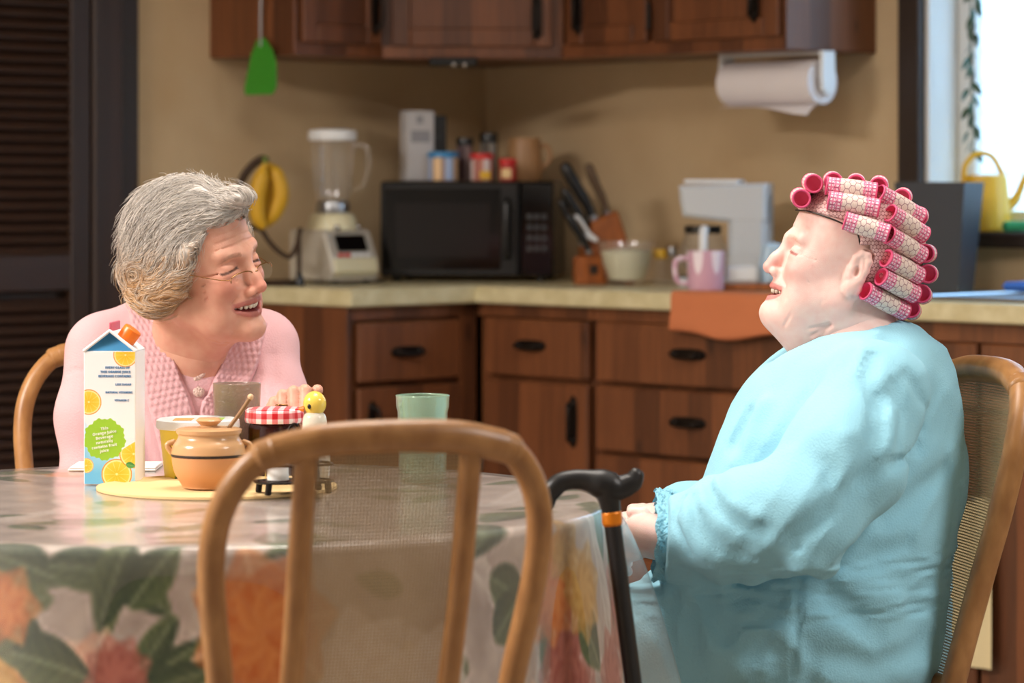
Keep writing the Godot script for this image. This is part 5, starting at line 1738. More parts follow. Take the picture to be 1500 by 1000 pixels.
func head_shape(f: Field, h: Head, o: Dictionary) -> void:
	var s := h.sc
	var B := h.T.basis
	var E := func(x: float, y: float, z: float, a: float, b: float, c: float, k: float, carve := false) -> void:
		f.ell(h.w(x, y, z), Vector3(a, b, c) * s, k * s, B, carve)
	var fat: float = o.fat
	E.call(0, 40, 0, 91, 82, 72, 20)                       # cranium
	E.call(42, -12, 0, 46, 60, 56 + fat * 3, 26)           # middle of the face
	E.call(38, -56, 0, 44, 42, 46 + fat * 7, 26)           # lower face
	f.cap(h.w(8, -52, 44 + fat * 4), h.w(72, -92, 12), 20 * s, 15 * s, 22 * s)
	f.cap(h.w(8, -52, -44 - fat * 4), h.w(72, -92, -12), 20 * s, 15 * s, 22 * s)
	E.call(o.chin.x, o.chin.y, 0, 15, 15, 19, 16)          # chin
	E.call(70, -52, 0, 24, 22, 28, 18)                     # muzzle
	for g in [-1.0, 1.0]:
		E.call(64, -24, 37 * g, 23, 20, 19, 16)            # cheek raised by the smile
		E.call(48, -62, 40 * g, 24, 26, 14 + fat * 3, 20)  # jowl
		f.cap(h.w(90, 17, 9 * g), h.w(78, 21, 38 * g), 7 * s, 7 * s, 14 * s)   # brow
		E.call(96, 3, 28 * g, 18, 8.5, 16, 9, true)         # socket
		E.call(75, 1, 30 * g, 13, 11.5, 15, 5)             # eye under its lids
		E.call(74, -8, 31 * g, 13, 6, 17, 7)               # bag below
	f.cap(h.w(88, 10, 0), h.w(100, -18, 0), 7 * s, 8.5 * s, 12 * s)           # nose
	f.cap(h.w(100, -18, 0), h.w(o.nose.x, o.nose.y, 0), 8.5 * s, 9.5 * s, 8 * s)
	for g in [-1.0, 1.0]:
		E.call(o.nose.x - 11, o.nose.y - 5, 11 * g, 10, 7.5, 6.5, 6)
		E.call(o.nose.x - 8, o.nose.y - 10.5, 8.5 * g, 6.0, 4.0, 4.2, 2, true)
	# mouth opened in a laugh
	var my: float = o.mouth
	var mw: float = o.mw
	for g in [-1.0, 1.0]:
		f.chain([h.w(94, my - 7, 0), h.w(90, my - 6.5, mw * 0.38 * g), h.w(80, my - 4.5, mw * 0.72 * g), h.w(69, my - 1, mw * 0.95 * g)], [o.gape * s, o.gape * 0.95 * s, o.gape * 0.65 * s, 1.5 * s], 3 * s, true)
	for g in [-1.0, 1.0]:
		f.chain([h.w(92.5, my + 1, 0), h.w(90.5, my + 1.5, mw * 0.28 * g), h.w(82, my + 0.5, mw * 0.66 * g), h.w(68, my, mw * g)], [4.0 * s, 4.2 * s, 3.3 * s, 2.2 * s], 4 * s)
		f.chain([h.w(89.5, my - 10 - o.gape, 0), h.w(88, my - 9.5 - o.gape, mw * 0.3 * g), h.w(80, my - 6 - o.gape * 0.7, mw * 0.68 * g), h.w(68, my - 1, mw * g)], [4.8 * s, 4.6 * s, 3.4 * s, 2.2 * s], 4 * s)
	# creases
	for g in [-1.0, 1.0]:
		f.crease([h.w(97, -28, 15 * g), h.w(88, -42, 26 * g), h.w(70, my + 2, 39 * g), h.w(62, my - 16, 40 * g)], 2.8 * s, 3.4 * s)
		f.crease([h.w(70, my - 8, 35 * g), h.w(70, my - 22, 33 * g), h.w(68, my - 36, 30 * g)], 1.8 * s, 3.2 * s)
		f.crease([h.w(90, -1, 17 * g), h.w(89, -2, 27 * g), h.w(83, -2.5, 37 * g), h.w(74, -4, 45 * g)], 2.4 * s, 1.7 * s)     # line between the lids
		f.crease([h.w(90, 7, 19 * g), h.w(86, 9, 30 * g), h.w(78, 7, 41 * g)], 1.4 * s, 2.0 * s)
		for k in 4:
			f.crease([h.w(73, -3 - k * 3.5, 46 * g), h.w(64, -4 - k * 8, 52 * g), h.w(52, -3 - k * 11, 57 * g)], 1.0 * s * o.age, 1.8 * s)
		for k in 3:
			f.crease([h.w(88, -10 - k * 4, 22 * g), h.w(80, -12 - k * 5, 36 * g), h.w(70, -10 - k * 6, 46 * g)], 0.8 * s * o.age, 1.7 * s)
	for k in 3:
		var pts := []
		for z in range(-4, 5): pts.append(h.w(93 - absf(z) * absf(z) * 1.1, 34 + k * 10 - absf(z) * 1.0, z * 11.0))
		f.crease(pts, 0.7 * s * o.age, 2.0 * s)
	f.crease([h.w(93, 10, 5), h.w(93, 24, 6)], 1.2 * s, 2.2 * s)
	f.crease([h.w(93, 10, -5), h.w(93, 24, -6)], 1.2 * s, 2.2 * s)

func ear_shape(f: Field, h: Head, g: float, big: float) -> void:
	var s := h.sc
	var q := func(x: float, y: float, z: float) -> Vector3: return h.w(x * big, y * big, z * g)
	var ps := []
	for e in [[4, 6, 68], [1, 20, 70], [-6, 29, 74], [-14, 29, 77], [-19, 20, 78], [-19, 5, 76], [-15, -11, 74], [-10, -20, 72]]: ps.append(q.call(e[0], e[1], e[2]))
	f.chain(ps, [3.5 * s, 4.2 * s, 4.6 * s, 4.6 * s, 4.6 * s, 4.4 * s, 4.2 * s, 4.5 * s], 3 * s)
	f.ell(q.call(-9, 6, 69), Vector3(11, 21, 6) * s * big, 6 * s, h.T.basis)
	f.ell(q.call(-6, -25, 72), Vector3(9.5, 11, 5.5) * s * big, 6 * s, h.T.basis)
	f.chain([q.call(-10, 21, 74), q.call(-13, 8, 74), q.call(-9, -7, 73)], [3.2 * s, 3.4 * s, 3.2 * s], 4 * s)
	f.cap(q.call(3, 0, 69), q.call(2, -10, 69), 5 * s, 5 * s, 5 * s)
	f.ell(q.call(-5, -1, 76), Vector3(5.5, 10, 10) * s * big, 2 * s, h.T.basis, true)

func skin_color(h: Head, p: Vector3, o: Dictionary, nz: FastNoiseLite) -> Color:
	var q := h.l(p)
	var c: Color = o.skin
	var n := nz.get_noise_3d(q.x, q.y, q.z)
	c = c.lerp(o.blush, clampf(0.25 + n * 0.28, 0, 0.5))
	var az := absf(q.z)
	var ch := exp(-pow((q.y + 24) / 22.0, 2) - pow((az - 40) / 18.0, 2)) * smoothstep(30, 60, q.x)
	ch = maxf(ch, exp(-pow((q.y - o.nose.y) / 14.0, 2) - pow(az / 15.0, 2)) * smoothstep(88, 100, q.x))
	c = c.lerp(o.blush, ch * 0.85)
	var my: float = o.mouth
	# lips
	var lip := 0.0
	var mw: float = o.mw
	if q.x > 62 and az < mw + 3:
		var f := az / mw
		var up := my + 1.3 - f * f * 1.6
		var lowy := lerpf(my - 10 - o.gape, my - 1, pow(f, 2.2))
		var zz := 1.0 - smoothstep(0.9, 1.08, f)
		lip = maxf(1.0 - smoothstep(3.0, 5.0, absf(q.y - up)), 1.0 - smoothstep(3.8, 6.0, absf(q.y - lowy))) * zz
	c = c.lerp(o.lip, lip * 0.85)
	# inside of the mouth
	if az < mw:
		var f := az / mw
		var cx := 94.0 - 25.0 * pow(f, 1.7)
		var cy := my - 7.0 + 6.0 * pow(f, 1.7)
		var rr: float = o.gape * (1.0 - 0.75 * pow(f, 1.6))
		if absf(q.y - cy) < rr * 0.98 and q.x > 55 and q.x < cx + 1.5: c = lin(132, 52, 50)
	# nostrils: shade of the recess painted in as a darker red
	if Vector3((q.x - o.nose.x + 7) / 6.0, (q.y - o.nose.y + 9.5) / 3.8, (az - 8.5) / 4.8).length() < 1.0: c = c.lerp(lin(150, 70, 62), 0.7)
	# lash line and eyebrows: hair
	if q.x > 70 and az > 15 and az < 47:
		var ly := -1.0 - (az - 16) * 0.09
		c = c.lerp(o.lash, 0.9 * (1.0 - smoothstep(1.2, 2.6, absf(q.y - ly))))
		var by := 17.0 + 4.0 * sin((az - 10) / 36.0 * PI) - 0.08 * az
		var bb := (1.0 - smoothstep(2.0, 4.2, absf(q.y - by))) * smoothstep(10, 16, az) * (1.0 - smoothstep(40, 47, az))
		c = c.lerp(o.brow, bb * clampf(0.5 + nz.get_noise_3d(q.x * 3, q.y * 9, q.z * 3) * 0.5, 0, 0.7))
	return c

func teeth(h: Head, o: Dictionary, parent: Node) -> void:
	var s := h.sc
	var my: float = o.mouth
	for k in range(-5, 6):
		var f := absf(k) / 5.0
		var z: float = signf(k) * f * o.mw * 0.86
		var x := 90.5 - 24.0 * pow(f, 1.8)
		var m := MB.new()
		m.ball(h.w(x, my - 4.6 + 2.6 * f * f, z), Vector3(3.4, 5.2 - f * 1.6, o.mw * 0.1) * s, 10, 8, h.T.basis * Basis(Vector3.UP, -z * 0.022))
		obj("tooth", m, M.tooth, parent)

func lin(r: int, g: int, b: int) -> Color:
	return rgb(r, g, b).srgb_to_linear()

func skin_material(key: String) -> StandardMaterial3D:
	var m := mat(key, Color.WHITE, 0.48)
	m.vertex_color_use_as_albedo = true
	m.subsurf_scatter_enabled = true
	m.subsurf_scatter_strength = 0.05
	m.normal_enabled = true
	m.normal_texture = bump_tex(150, 0.09, 5.0)
	m.normal_scale = 0.16
	tri_uv(m, Vector3(22, 22, 22))
	return m

func cloth_material(key: String, c: Color, sd: int) -> StandardMaterial3D:
	var m := mat(key, c, 0.92)
	m.rim_enabled = true
	m.rim = 0.35
	m.rim_tint = 0.6
	m.normal_enabled = true
	m.normal_texture = bump_tex(sd, 0.11, 5.0)
	m.normal_scale = 0.22
	tri_uv(m, Vector3(9, 9, 9))
	return m

func finger(f: Field, pts: Array, r: float) -> void:
	var rr := []
	for k in pts.size(): rr.append(r * (1.0 - 0.07 * k))
	f.chain(pts, rr, 0.0028)

func people() -> void:
	mat("tooth", rgb(236, 226, 208), 0.2)
	mat("skin_plain", rgb(236, 196, 180), 0.5)
	woman_blue()
	woman_pink()

# ---------- woman in the blue robe, in profile, laughing with her head back ----------
func woman_blue() -> void:
	var D := 4.5
	var who := thing("person", "laughing elderly woman in light blue robe with pink hair curlers", "person", Vector3(0.42, 0, -4.5))
	var inv := -who.position
	var h := Head.new()
	var tilt := 0.315
	var fw := Vector3(-cos(tilt), sin(tilt), 0.03).normalized()
	var up := Vector3(sin(tilt), cos(tilt), 0.0)
	up = (up - fw * up.dot(fw)).normalized()
	h.T = Transform3D(Basis(fw, up, fw.cross(up)), P(1240, 393, D))
	h.sc = 0.001
	var o := {"age": 1.5, "fat": 0.6, "chin": Vector2(84, -93), "nose": Vector2(106, -32), "mouth": -57.0, "gape": 7.5, "mw": 32.0, "skin": lin(244, 212, 202), "blush": lin(236, 168, 160), "lip": lin(212, 122, 118), "lash": lin(150, 80, 74), "brow": lin(206, 160, 140)}
	var f := Field.new()
	f.cell = 0.0017
	head_shape(f, h, o)
	ear_shape(f, h, -1.0, 0.9)
	ear_shape(f, h, 1.0, 0.9)
	# soft throat and neck
	f.ell(h.w(40, -98, 0), Vector3(0.040, 0.026, 0.042), 0.03, h.T.basis)
	f.cap(h.w(-12, -45, 0), P(1246, 470, D), 0.060, 0.064, 0.035)
	f.cap(h.w(20, -85, 0), P(1190, 492, D), 0.036, 0.039, 0.03)
	var f2 := Field.new()
	f2.cell = 0.003
	f2.cap(P(1246, 470, D), P(1262, 545, D), 0.064, 0.09, 0.03)
	f2.cap(P(1190, 492, D), P(1205, 530, D), 0.039, 0.045, 0.03)
	for k in 3:
		f.crease([h.w(55 - k * 12, -104 - k * 10, -26), h.w(30 - k * 8, -96 - k * 8, -50), h.w(6, -84, -58)], 0.0018, 0.004)
	f.crease([P(1172, 500, 4.44), P(1190, 470, 4.43), P(1205, 440, 4.43)], 0.0012, 0.003)
	f.crease([P(1150, 476, 4.46), P(1160, 455, 4.44), P(1165, 430, 4.43)], 0.0014, 0.003)
	# hands, folded in the lap near the table edge
	for sd in [[0.0, 4.36], [1.0, 4.52]]:
		var dz: float = sd[1]
		var e: float = sd[0]
		f2.cap(P(1010, 790 - e * 14, dz - 0.02), P(962, 786 - e * 18, dz), 0.032, 0.027, 0.02)
		f2.cap(P(962, 786 - e * 18, dz), P(938, 782 - e * 14, dz + 0.01), 0.027, 0.026, 0.02)
		for k in 4:
			var y := 766.0 + k * 15 - e * 12
			var b := P(936, y, dz + 0.006)
			finger(f2, [b, P(914 + k * 2, y + 4, dz + 0.012), P(904 + k * 3, y + 18, dz + 0.03 - e * 0.05), P(914 + k * 2, y + 26, dz + 0.05 - e * 0.1)], 0.0088)
		finger(f2, [P(955, 768 - e * 14, dz + 0.012), P(942, 752 - e * 6, dz + 0.018), P(926, 750 - e * 4, dz + 0.02)], 0.0098)
	# forearms inside the sleeves
	f2.chain([P(1262, 545, D), P(1284, 580, 4.33), P(1172, 757, 4.24), P(1010, 790, 4.34)], [0.02, 0.014, 0.014, 0.02], 0.02)
	f2.chain([P(1262, 545, D), P(1284, 580, 4.67), P(1180, 740, 4.74), P(1010, 776, 4.50)], [0.02, 0.014, 0.014, 0.02], 0.02)
	var nz := noise(201, 0.05, 3)
	var shade := func(p: Vector3, n: Vector3) -> Color: return skin_color(h, p, o, nz)
	var mb := f.build(shade)
	mb.join(f2.build(shade))
	obj("body", mb, skin_material("skin_fair"), who, true, inv)
	teeth(h, o, _sub(who, "teeth", inv))
	# ---- robe ----
	var r := Field.new()
	r.slack = 0.007
	r.cell = 0.0065
	r.ell(P(1266, 548, D), Vector3(0.108, 0.075, 0.165), 0.05)
	r.ell(P(1228, 640, D), Vector3(0.160, 0.14, 0.188), 0.05)
	r.ell(P(1205, 770, D), Vector3(0.190, 0.17, 0.205), 0.06)
	r.ell(P(1195, 925, D), Vector3(0.192, 0.17, 0.215), 0.06)
	r.cap(P(1322, 560, D), P(1368, 720, D), 0.055, 0.030, 0.08)
	# near arm
	r.chain([P(1284, 572, 4.315), P(1238, 670, 4.255), P(1172, 757, 4.225)], [0.074, 0.080, 0.076], 0.035)
	r.chain([P(1172, 757, 4.225), P(1080, 772, 4.25), P(1004, 790, 4.315), P(975, 793, 4.34)], [0.076, 0.074, 0.056, 0.0485], 0.03)
	# far arm
	r.chain([P(1284, 572, 4.69), P(1180, 740, 4.76), P(1010, 765, 4.60), P(966, 764, 4.53)], [0.074, 0.07, 0.052, 0.042], 0.035)
	# lap, shins under the robe
	r.chain([P(1200, 930, 4.40), P(1040, 925, 4.40), P(942, 950, 4.40)], [0.115, 0.10, 0.085], 0.05)
	r.chain([P(1200, 930, 4.60), P(1040, 925, 4.60), P(942, 950, 4.60)], [0.115, 0.10, 0.085], 0.05)
	r.chain([P(938, 955, 4.41), Vector3(0.175, 0.22, -4.41)], [0.08, 0.085], 0.05)
	r.chain([P(938, 955, 4.59), Vector3(0.175, 0.22, -4.59)], [0.08, 0.085], 0.05)
	r.cap(Vector3(0.42, 0.50, -4.5), Vector3(0.52, 0.50, -4.5), 0.05, 0.05, 0.06)
	# opening for the neck and the cuffs
	r.cap(P(1240, 470, D), P(1232, 380, D), 0.066, 0.10, 0.012, true)
	r.cap(P(1180, 505, D), P(1120, 420, D), 0.05, 0.09, 0.015, true)
	var fold := [
		[[[1290, 580], [1286, 608], [1280, 660], [1270, 700]], 0.011, 0.011],
		[[[1345, 652], [1303, 682], [1266, 702]], 0.010, 0.010],
		[[[1272, 700], [1220, 744], [1164, 790]], 0.010, 0.012],
		[[[1095, 604], [1074, 650], [1050, 690]], 0.009, 0.009],
		[[[1120, 590], [1100, 640], [1080, 675]], -0.005, 0.012],
		[[[998, 730], [987, 760], [996, 782], [1010, 810]], 0.006, 0.006],
		[[[1032, 700], [1046, 734], [1080, 764], [1120, 780]], 0.007, 0.008],
		[[[1012, 728], [1022, 768], [1056, 802], [1100, 822]], 0.007, 0.008],
		[[[1004, 735], [1006, 775], [1030, 812]], -0.004, 0.007],
		[[[1050, 700], [1066, 735], [1110, 757]], -0.004, 0.010],
		[[[1280, 520], [1270, 552], [1283, 590]], 0.006, 0.009],
		[[[1240, 520], [1215, 560], [1200, 610]], 0.004, 0.012],
		[[[1225, 540], [1190, 590], [1160, 640]], 0.004, 0.012],
		[[[1330, 548], [1348, 580], [1352, 630]], 0.005, 0.009],
		[[[1310, 560], [1322, 600], [1318, 650]], 0.005, 0.009],
		[[[1208, 676], [1221, 716], [1214, 746]], 0.006, 0.009],
		[[[1240, 640], [1238, 690], [1225, 730]], -0.005, 0.012],
		[[[1172, 846], [1222, 880], [1284, 928]], 0.012, 0.015],
		[[[1180, 830], [1240, 850], [1310, 880]], -0.008, 0.018],
		[[[1330, 800], [1290, 812], [1240, 815]], 0.008, 0.013],
		[[[1300, 760], [1350, 720], [1385, 690]], 0.009, 0.014],
		[[[1169, 800], [1168, 850], [1168, 905], [1160, 990]], 0.006, 0.005],
		[[[1066, 934], [1076, 914], [1124, 907], [1166, 902]], 0.007, 0.006],
		[[[1130, 850], [1140, 880], [1128, 900]], 0.008, 0.012],
		[[[1028, 850], [1038, 880], [1062, 930]], 0.012, 0.012],
		[[[1075, 840], [1078, 880], [1070, 905]], 0.006, 0.012],
		[[[1100, 960], [1120, 940], [1150, 965], [1140, 995]], 0.009, 0.012],
		[[[1010, 900], [1015, 950], [1008, 1000]], 0.011, 0.012],
		[[[985, 880], [980, 930], [985, 990]], 0.005, 0.010],
		[[[1200, 960], [1280, 975], [1350, 950]], 0.010, 0.016],
		[[[1180, 940], [1190, 970], [1185, 1000]], 0.006, 0.010]]
	var strokes := []
	for q in fold: strokes.append([trace(r, q[0], 3.9, 4.9), q[1], q[2]])
	for q in strokes: r.crease(q[0], q[1] * 1.25, q[2] * 1.15)
	var fz := noise(230, 9.0, 2)
	var fr := noise(231, 5.0, 2)
	r.clip = func(p: Vector3, d: float) -> float:
		d += fz.get_noise_3dv(p) * 0.0035
		# long soft wrinkles: down the sleeve and chest, back across the hip
		var low := smoothstep(0.66, 0.56, p.y)
		var al := lerpf(-0.62, 0.80, low)
		var be := -0.78 + 0.18 * low
		var rid := fr.get_noise_3d((p.x * be - p.y * al) * 2.1, (p.x * al + p.y * be) * 0.45, p.z * 0.7)
		d += (absf(rid) - 0.2) * 0.008
		# sleeves end at the cuffs, skirt at the shins
		if p.y > 0.6 and p.y < 0.75 and p.x < 0.232: d = maxf(d, 0.2095 + 0.06 * (p.y - 0.64) - p.x)
		return maxf(d, 0.24 - p.y)
	var rm := cloth_material("blue_fleece", rgb(152, 210, 230), 240)
	obj("robe", r.build(), rm, who, false, inv)
	# lace cuff bands
	var lace := cloth_material("blue_lace", rgb(142, 202, 222), 241)
	lace.normal_texture = bump_tex(242, 0.06, 14.0)
	lace.normal_scale = 0.5
	for q in [[Vector3(0.2205, 0.0, -4.335), 4.338, 0.0535, 793.0], [Vector3(0.21, 0, -4.53), 4.535, 0.047, 764.0]]:
		var cb := MB.new()
		var c0 := P(982, q[3] + 1, q[1]); var c1 := P(958, q[3], q[1])
		var ax := (c0 - c1).normalized()
		var e1 := ax.cross(Vector3.UP).normalized(); var e2 := e1.cross(ax)
		var pts := PackedVector3Array()
		for row in 7:
			var c := c1.lerp(c0, row / 6.0)
			var rr: float = q[2] * (1.0 + 0.03 * sin(row * 1.7))
			for s in 48:
				var an := TAU * s / 48
				pts.append(c + (e1 * cos(an) + e2 * sin(an)) * (rr + 0.0022 * sin(an * 12 + row * 1.3)) + ax * 0.002 * sin(an * 9.0))
		cb.grid(pts, 7, 48, true)
		obj("cuff", cb, lace, who, false, inv)
	# slippers
	for z in [-4.41, -4.59]:
		var sl := MB.new()
		sl.ball(Vector3(0.085, 0.045, z), Vector3(0.12, 0.045, 0.045), 20, 12)
		obj("slipper", sl, rm, who, false, inv)
		obj("shin", tub([Vector3(0.14, 0.30, z), Vector3(0.14, 0.05, z)], [0.045, 0.036], 14), M.skin_plain, who, false, inv)
	curlers(who, h, inv)

func _sub(parent: Node, called: String, at: Vector3) -> Node3D:
	var n := Node3D.new()
	n.name = called
	parent.add_child(n, true)
	n.position = at
	return n

func curler_image() -> Image:
	var w := 256; var hh := 256
	var im := Image.create(w, hh, false, Image.FORMAT_RGB8)
	var nz := noise(300, 0.06, 3)
	for x in w:
		for y in hh:
			var v := float(y) / hh
			# pink plastic with rows of pale openings
			var c := rgb(230, 126, 160)
			var gx := fposmod(x, 16.0) / 16.0
			var gy := fposmod(y, 21.3) / 21.3
			if absf(gx - 0.5) < 0.3 and absf(gy - 0.5) < 0.30: c = rgb(250, 218, 228)
			# hair wound round the middle
			var edge := 0.27 + 0.05 * nz.get_noise_2d(x * 2.0, 5.0)
			if v > edge and v < 1.0 - edge:
				var t := 0.5 + 0.5 * nz.get_noise_2d(x * 0.3, y * 4.0)
				c = rgb(214, 184, 172).lerp(rgb(250, 240, 232), clampf(t * 1.1, 0, 1))
			# dark net of six-sided meshes
			var a := Vector2(x / 32.0, y / 27.7)
			var rowi := floorf(a.y)
			var best := 9.0; var second := 9.0
			for j in range(-1, 2):
				for i in range(-1, 2):
					var rr := rowi + j
					var cx := floorf(a.x) + i + 0.5 + (0.5 if int(rr) % 2 != 0 else 0.0)
					var d := Vector2(a.x - cx, (a.y - rr - 0.5) * 0.866).length()
					if d < best:
						second = best; best = d
					elif d < second: second = d
			if second - best < 0.085: c = c.lerp(rgb(104, 44, 66), 0.6)
			im.set_pixel(x, y, c)
	return im

func curlers(who: Node3D, h: Head, inv: Vector3) -> void:
	var om := mat("curler_net", Color.WHITE, 0.5)
	om.albedo_texture = tex(curler_image())
	mat("curler_pink", rgb(226, 84, 128), 0.45)
	mat("curler_inner", rgb(236, 92, 136), 0.5)
	# hair drawn back under the net
	var f := Field.new()
	f.cell = 0.003
	f.ell(h.w(-3, 42, 0), Vector3(0.0985, 0.0875, 0.081), 0.02, h.T.basis)
	f.ell(h.w(-48, -8, 0), Vector3(0.046, 0.05, 0.056), 0.03, h.T.basis)
	f.clip = func(p: Vector3, d: float) -> float:
		var q := h.l(p)
		var c := minf(60.0 - q.y - 0.02 * q.x + absf(q.z) * 0.06, q.x + 1.0 - 0.12 * q.y)
		if absf(q.z) > 50 and q.y < 34: c = maxf(c, q.x + 21.0)
		return maxf(d, c * 0.001)
	var hn := noise(310, 0.15, 2)
	var hmb := f.build(func(p: Vector3, n: Vector3) -> Color:
		var q := h.l(p)
		var t := 0.5 + 0.5 * hn.get_noise_3d(q.x * 0.5, q.y * 2.5, q.z * 2.5)
		return lin(190, 128, 124).lerp(lin(250, 224, 220), t))
	var hm := mat("net_hair", Color.WHITE, 0.7)
	hm.vertex_color_use_as_albedo = true
	var ni := Image.create(96, 83, false, Image.FORMAT_RGB8)
	for x in 96:
		for y in 83:
			var a := Vector2(x / 16.0, y / 13.83)
			var best := 9.0; var second := 9.0
			for j in range(-1, 2):
				for i in range(-1, 2):
					var rr := floorf(a.y) + j
					var d := Vector2(a.x - floorf(a.x) - i - 0.5 - (0.5 if int(rr) % 2 != 0 else 0.0), (a.y - rr - 0.5) * 0.866).length()
					if d < best:
						second = best; best = d
					elif d < second: second = d
			ni.set_pixel(x, y, rgb(150, 90, 104) if second - best < 0.12 else Color.WHITE)
	hm.albedo_texture = tex(ni)
	tri_uv(hm, Vector3(32, 32, 32))
	obj("hair", hmb, hm, who, true, inv)
	var net := [
		[1192, 269, 4.452, 1188, 267, 4.53], [1174, 291, 4.445, 1171, 288, 4.53],
		[1211, 272, 4.455, 1283, 281, 4.452], [1214, 293, 4.437, 1287, 305, 4.430], [1238, 323, 4.424, 1301, 342, 4.418],
		[1288, 283, 4.448, 1348, 318, 4.478], [1304, 312, 4.428, 1353, 344, 4.462], [1302, 344, 4.420, 1350, 374, 4.455],
		[1298, 378, 4.418, 1346, 404, 4.455], [1291, 405, 4.420, 1340, 431, 4.456], [1268, 426, 4.424, 1325, 456, 4.462],
		[1355, 371, 4.462, 1359, 371, 4.54], [1359, 401, 4.464, 1361, 401, 4.54], [1350, 430, 4.466, 1352, 432, 4.54], [1334, 452, 4.47, 1336, 455, 4.54],
		[1221, 266, 4.475, 1219, 264, 4.555], [1254, 269, 4.475, 1254, 267, 4.555], [1287, 273, 4.477, 1288, 270, 4.555], [1321, 290, 4.482, 1323, 288, 4.555], [1345, 318, 4.487, 1347, 316, 4.555],
		[1214, 293, 4.565, 1287, 303, 4.57], [1240, 323, 4.58, 1301, 342, 4.585], [1304, 312, 4.57, 1353, 344, 4.54], [1302, 344, 4.58, 1350, 374, 4.545], [1298, 378, 4.58, 1346, 404, 4.545], [1291, 405, 4.58, 1340, 431, 4.545], [1268, 426, 4.575, 1325, 456, 4.54]]
	for q in net:
		var a := P(q[0], q[1], q[2]); var b := P(q[3], q[4], q[5])
		var ax := (b - a).normalized()
		var len := a.distance_to(b)
		var e := ax.cross(Vector3(0.2, 0.3, 0.9)).normalized()
		var X := Transform3D(Basis(e, ax, e.cross(ax)), a)
		var R := 0.0132
		var m := MB.new()
		m.lathe([Vector2(R, 0), Vector2(R * 1.0, len * 0.2), Vector2(R * 1.05, len * 0.4), Vector2(R * 1.05, len * 0.6), Vector2(R * 1.0, len * 0.8), Vector2(R, len)], 28, X, 0.3)
		var part := obj("hair_curler", m, om, who, false, inv)
		var ri := MB.new()
		ri.lathe([Vector2(0.0, len * 0.86), Vector2(R * 0.7, len * 0.87), Vector2(R * 0.82, len * 0.9), Vector2(R * 0.84, len)], 24, X, -1.0)
		var rj := MB.new()
		rj.lathe([Vector2(R * 0.84, 0.0), Vector2(R * 0.82, len * 0.1), Vector2(R * 0.7, len * 0.13), Vector2(0.0, len * 0.14)], 24, X, -1.0)
		obj("bore", ri, M.curler_inner, part)
		obj("bore", rj, M.curler_inner, part)
		for en in [0.0, len]:
			var rg := PackedVector3Array()
			for s in 20: rg.append(X * Vector3(cos(TAU * s / 20) * R * 0.92, en, sin(TAU * s / 20) * R * 0.92))
			var rm2 := MB.new()
			rm2.tube(rg, [0.0017], 6, true)
			obj("end_ring", rm2, M.curler_pink, part)
	# edge band of the net
	var band := []
	for q in [[96, 57, 0], [93, 58, 22], [83, 60, 45], [62, 60, 62], [38, 58, 73], [14, 52, 77], [4, 38, 76]]: band.append(h.w(q[0] - 1, q[1], -q[2]))
	obj("net_edge", tub(spline(band, 4), [0.0013], 6), M.dark_trim, who, false, inv)

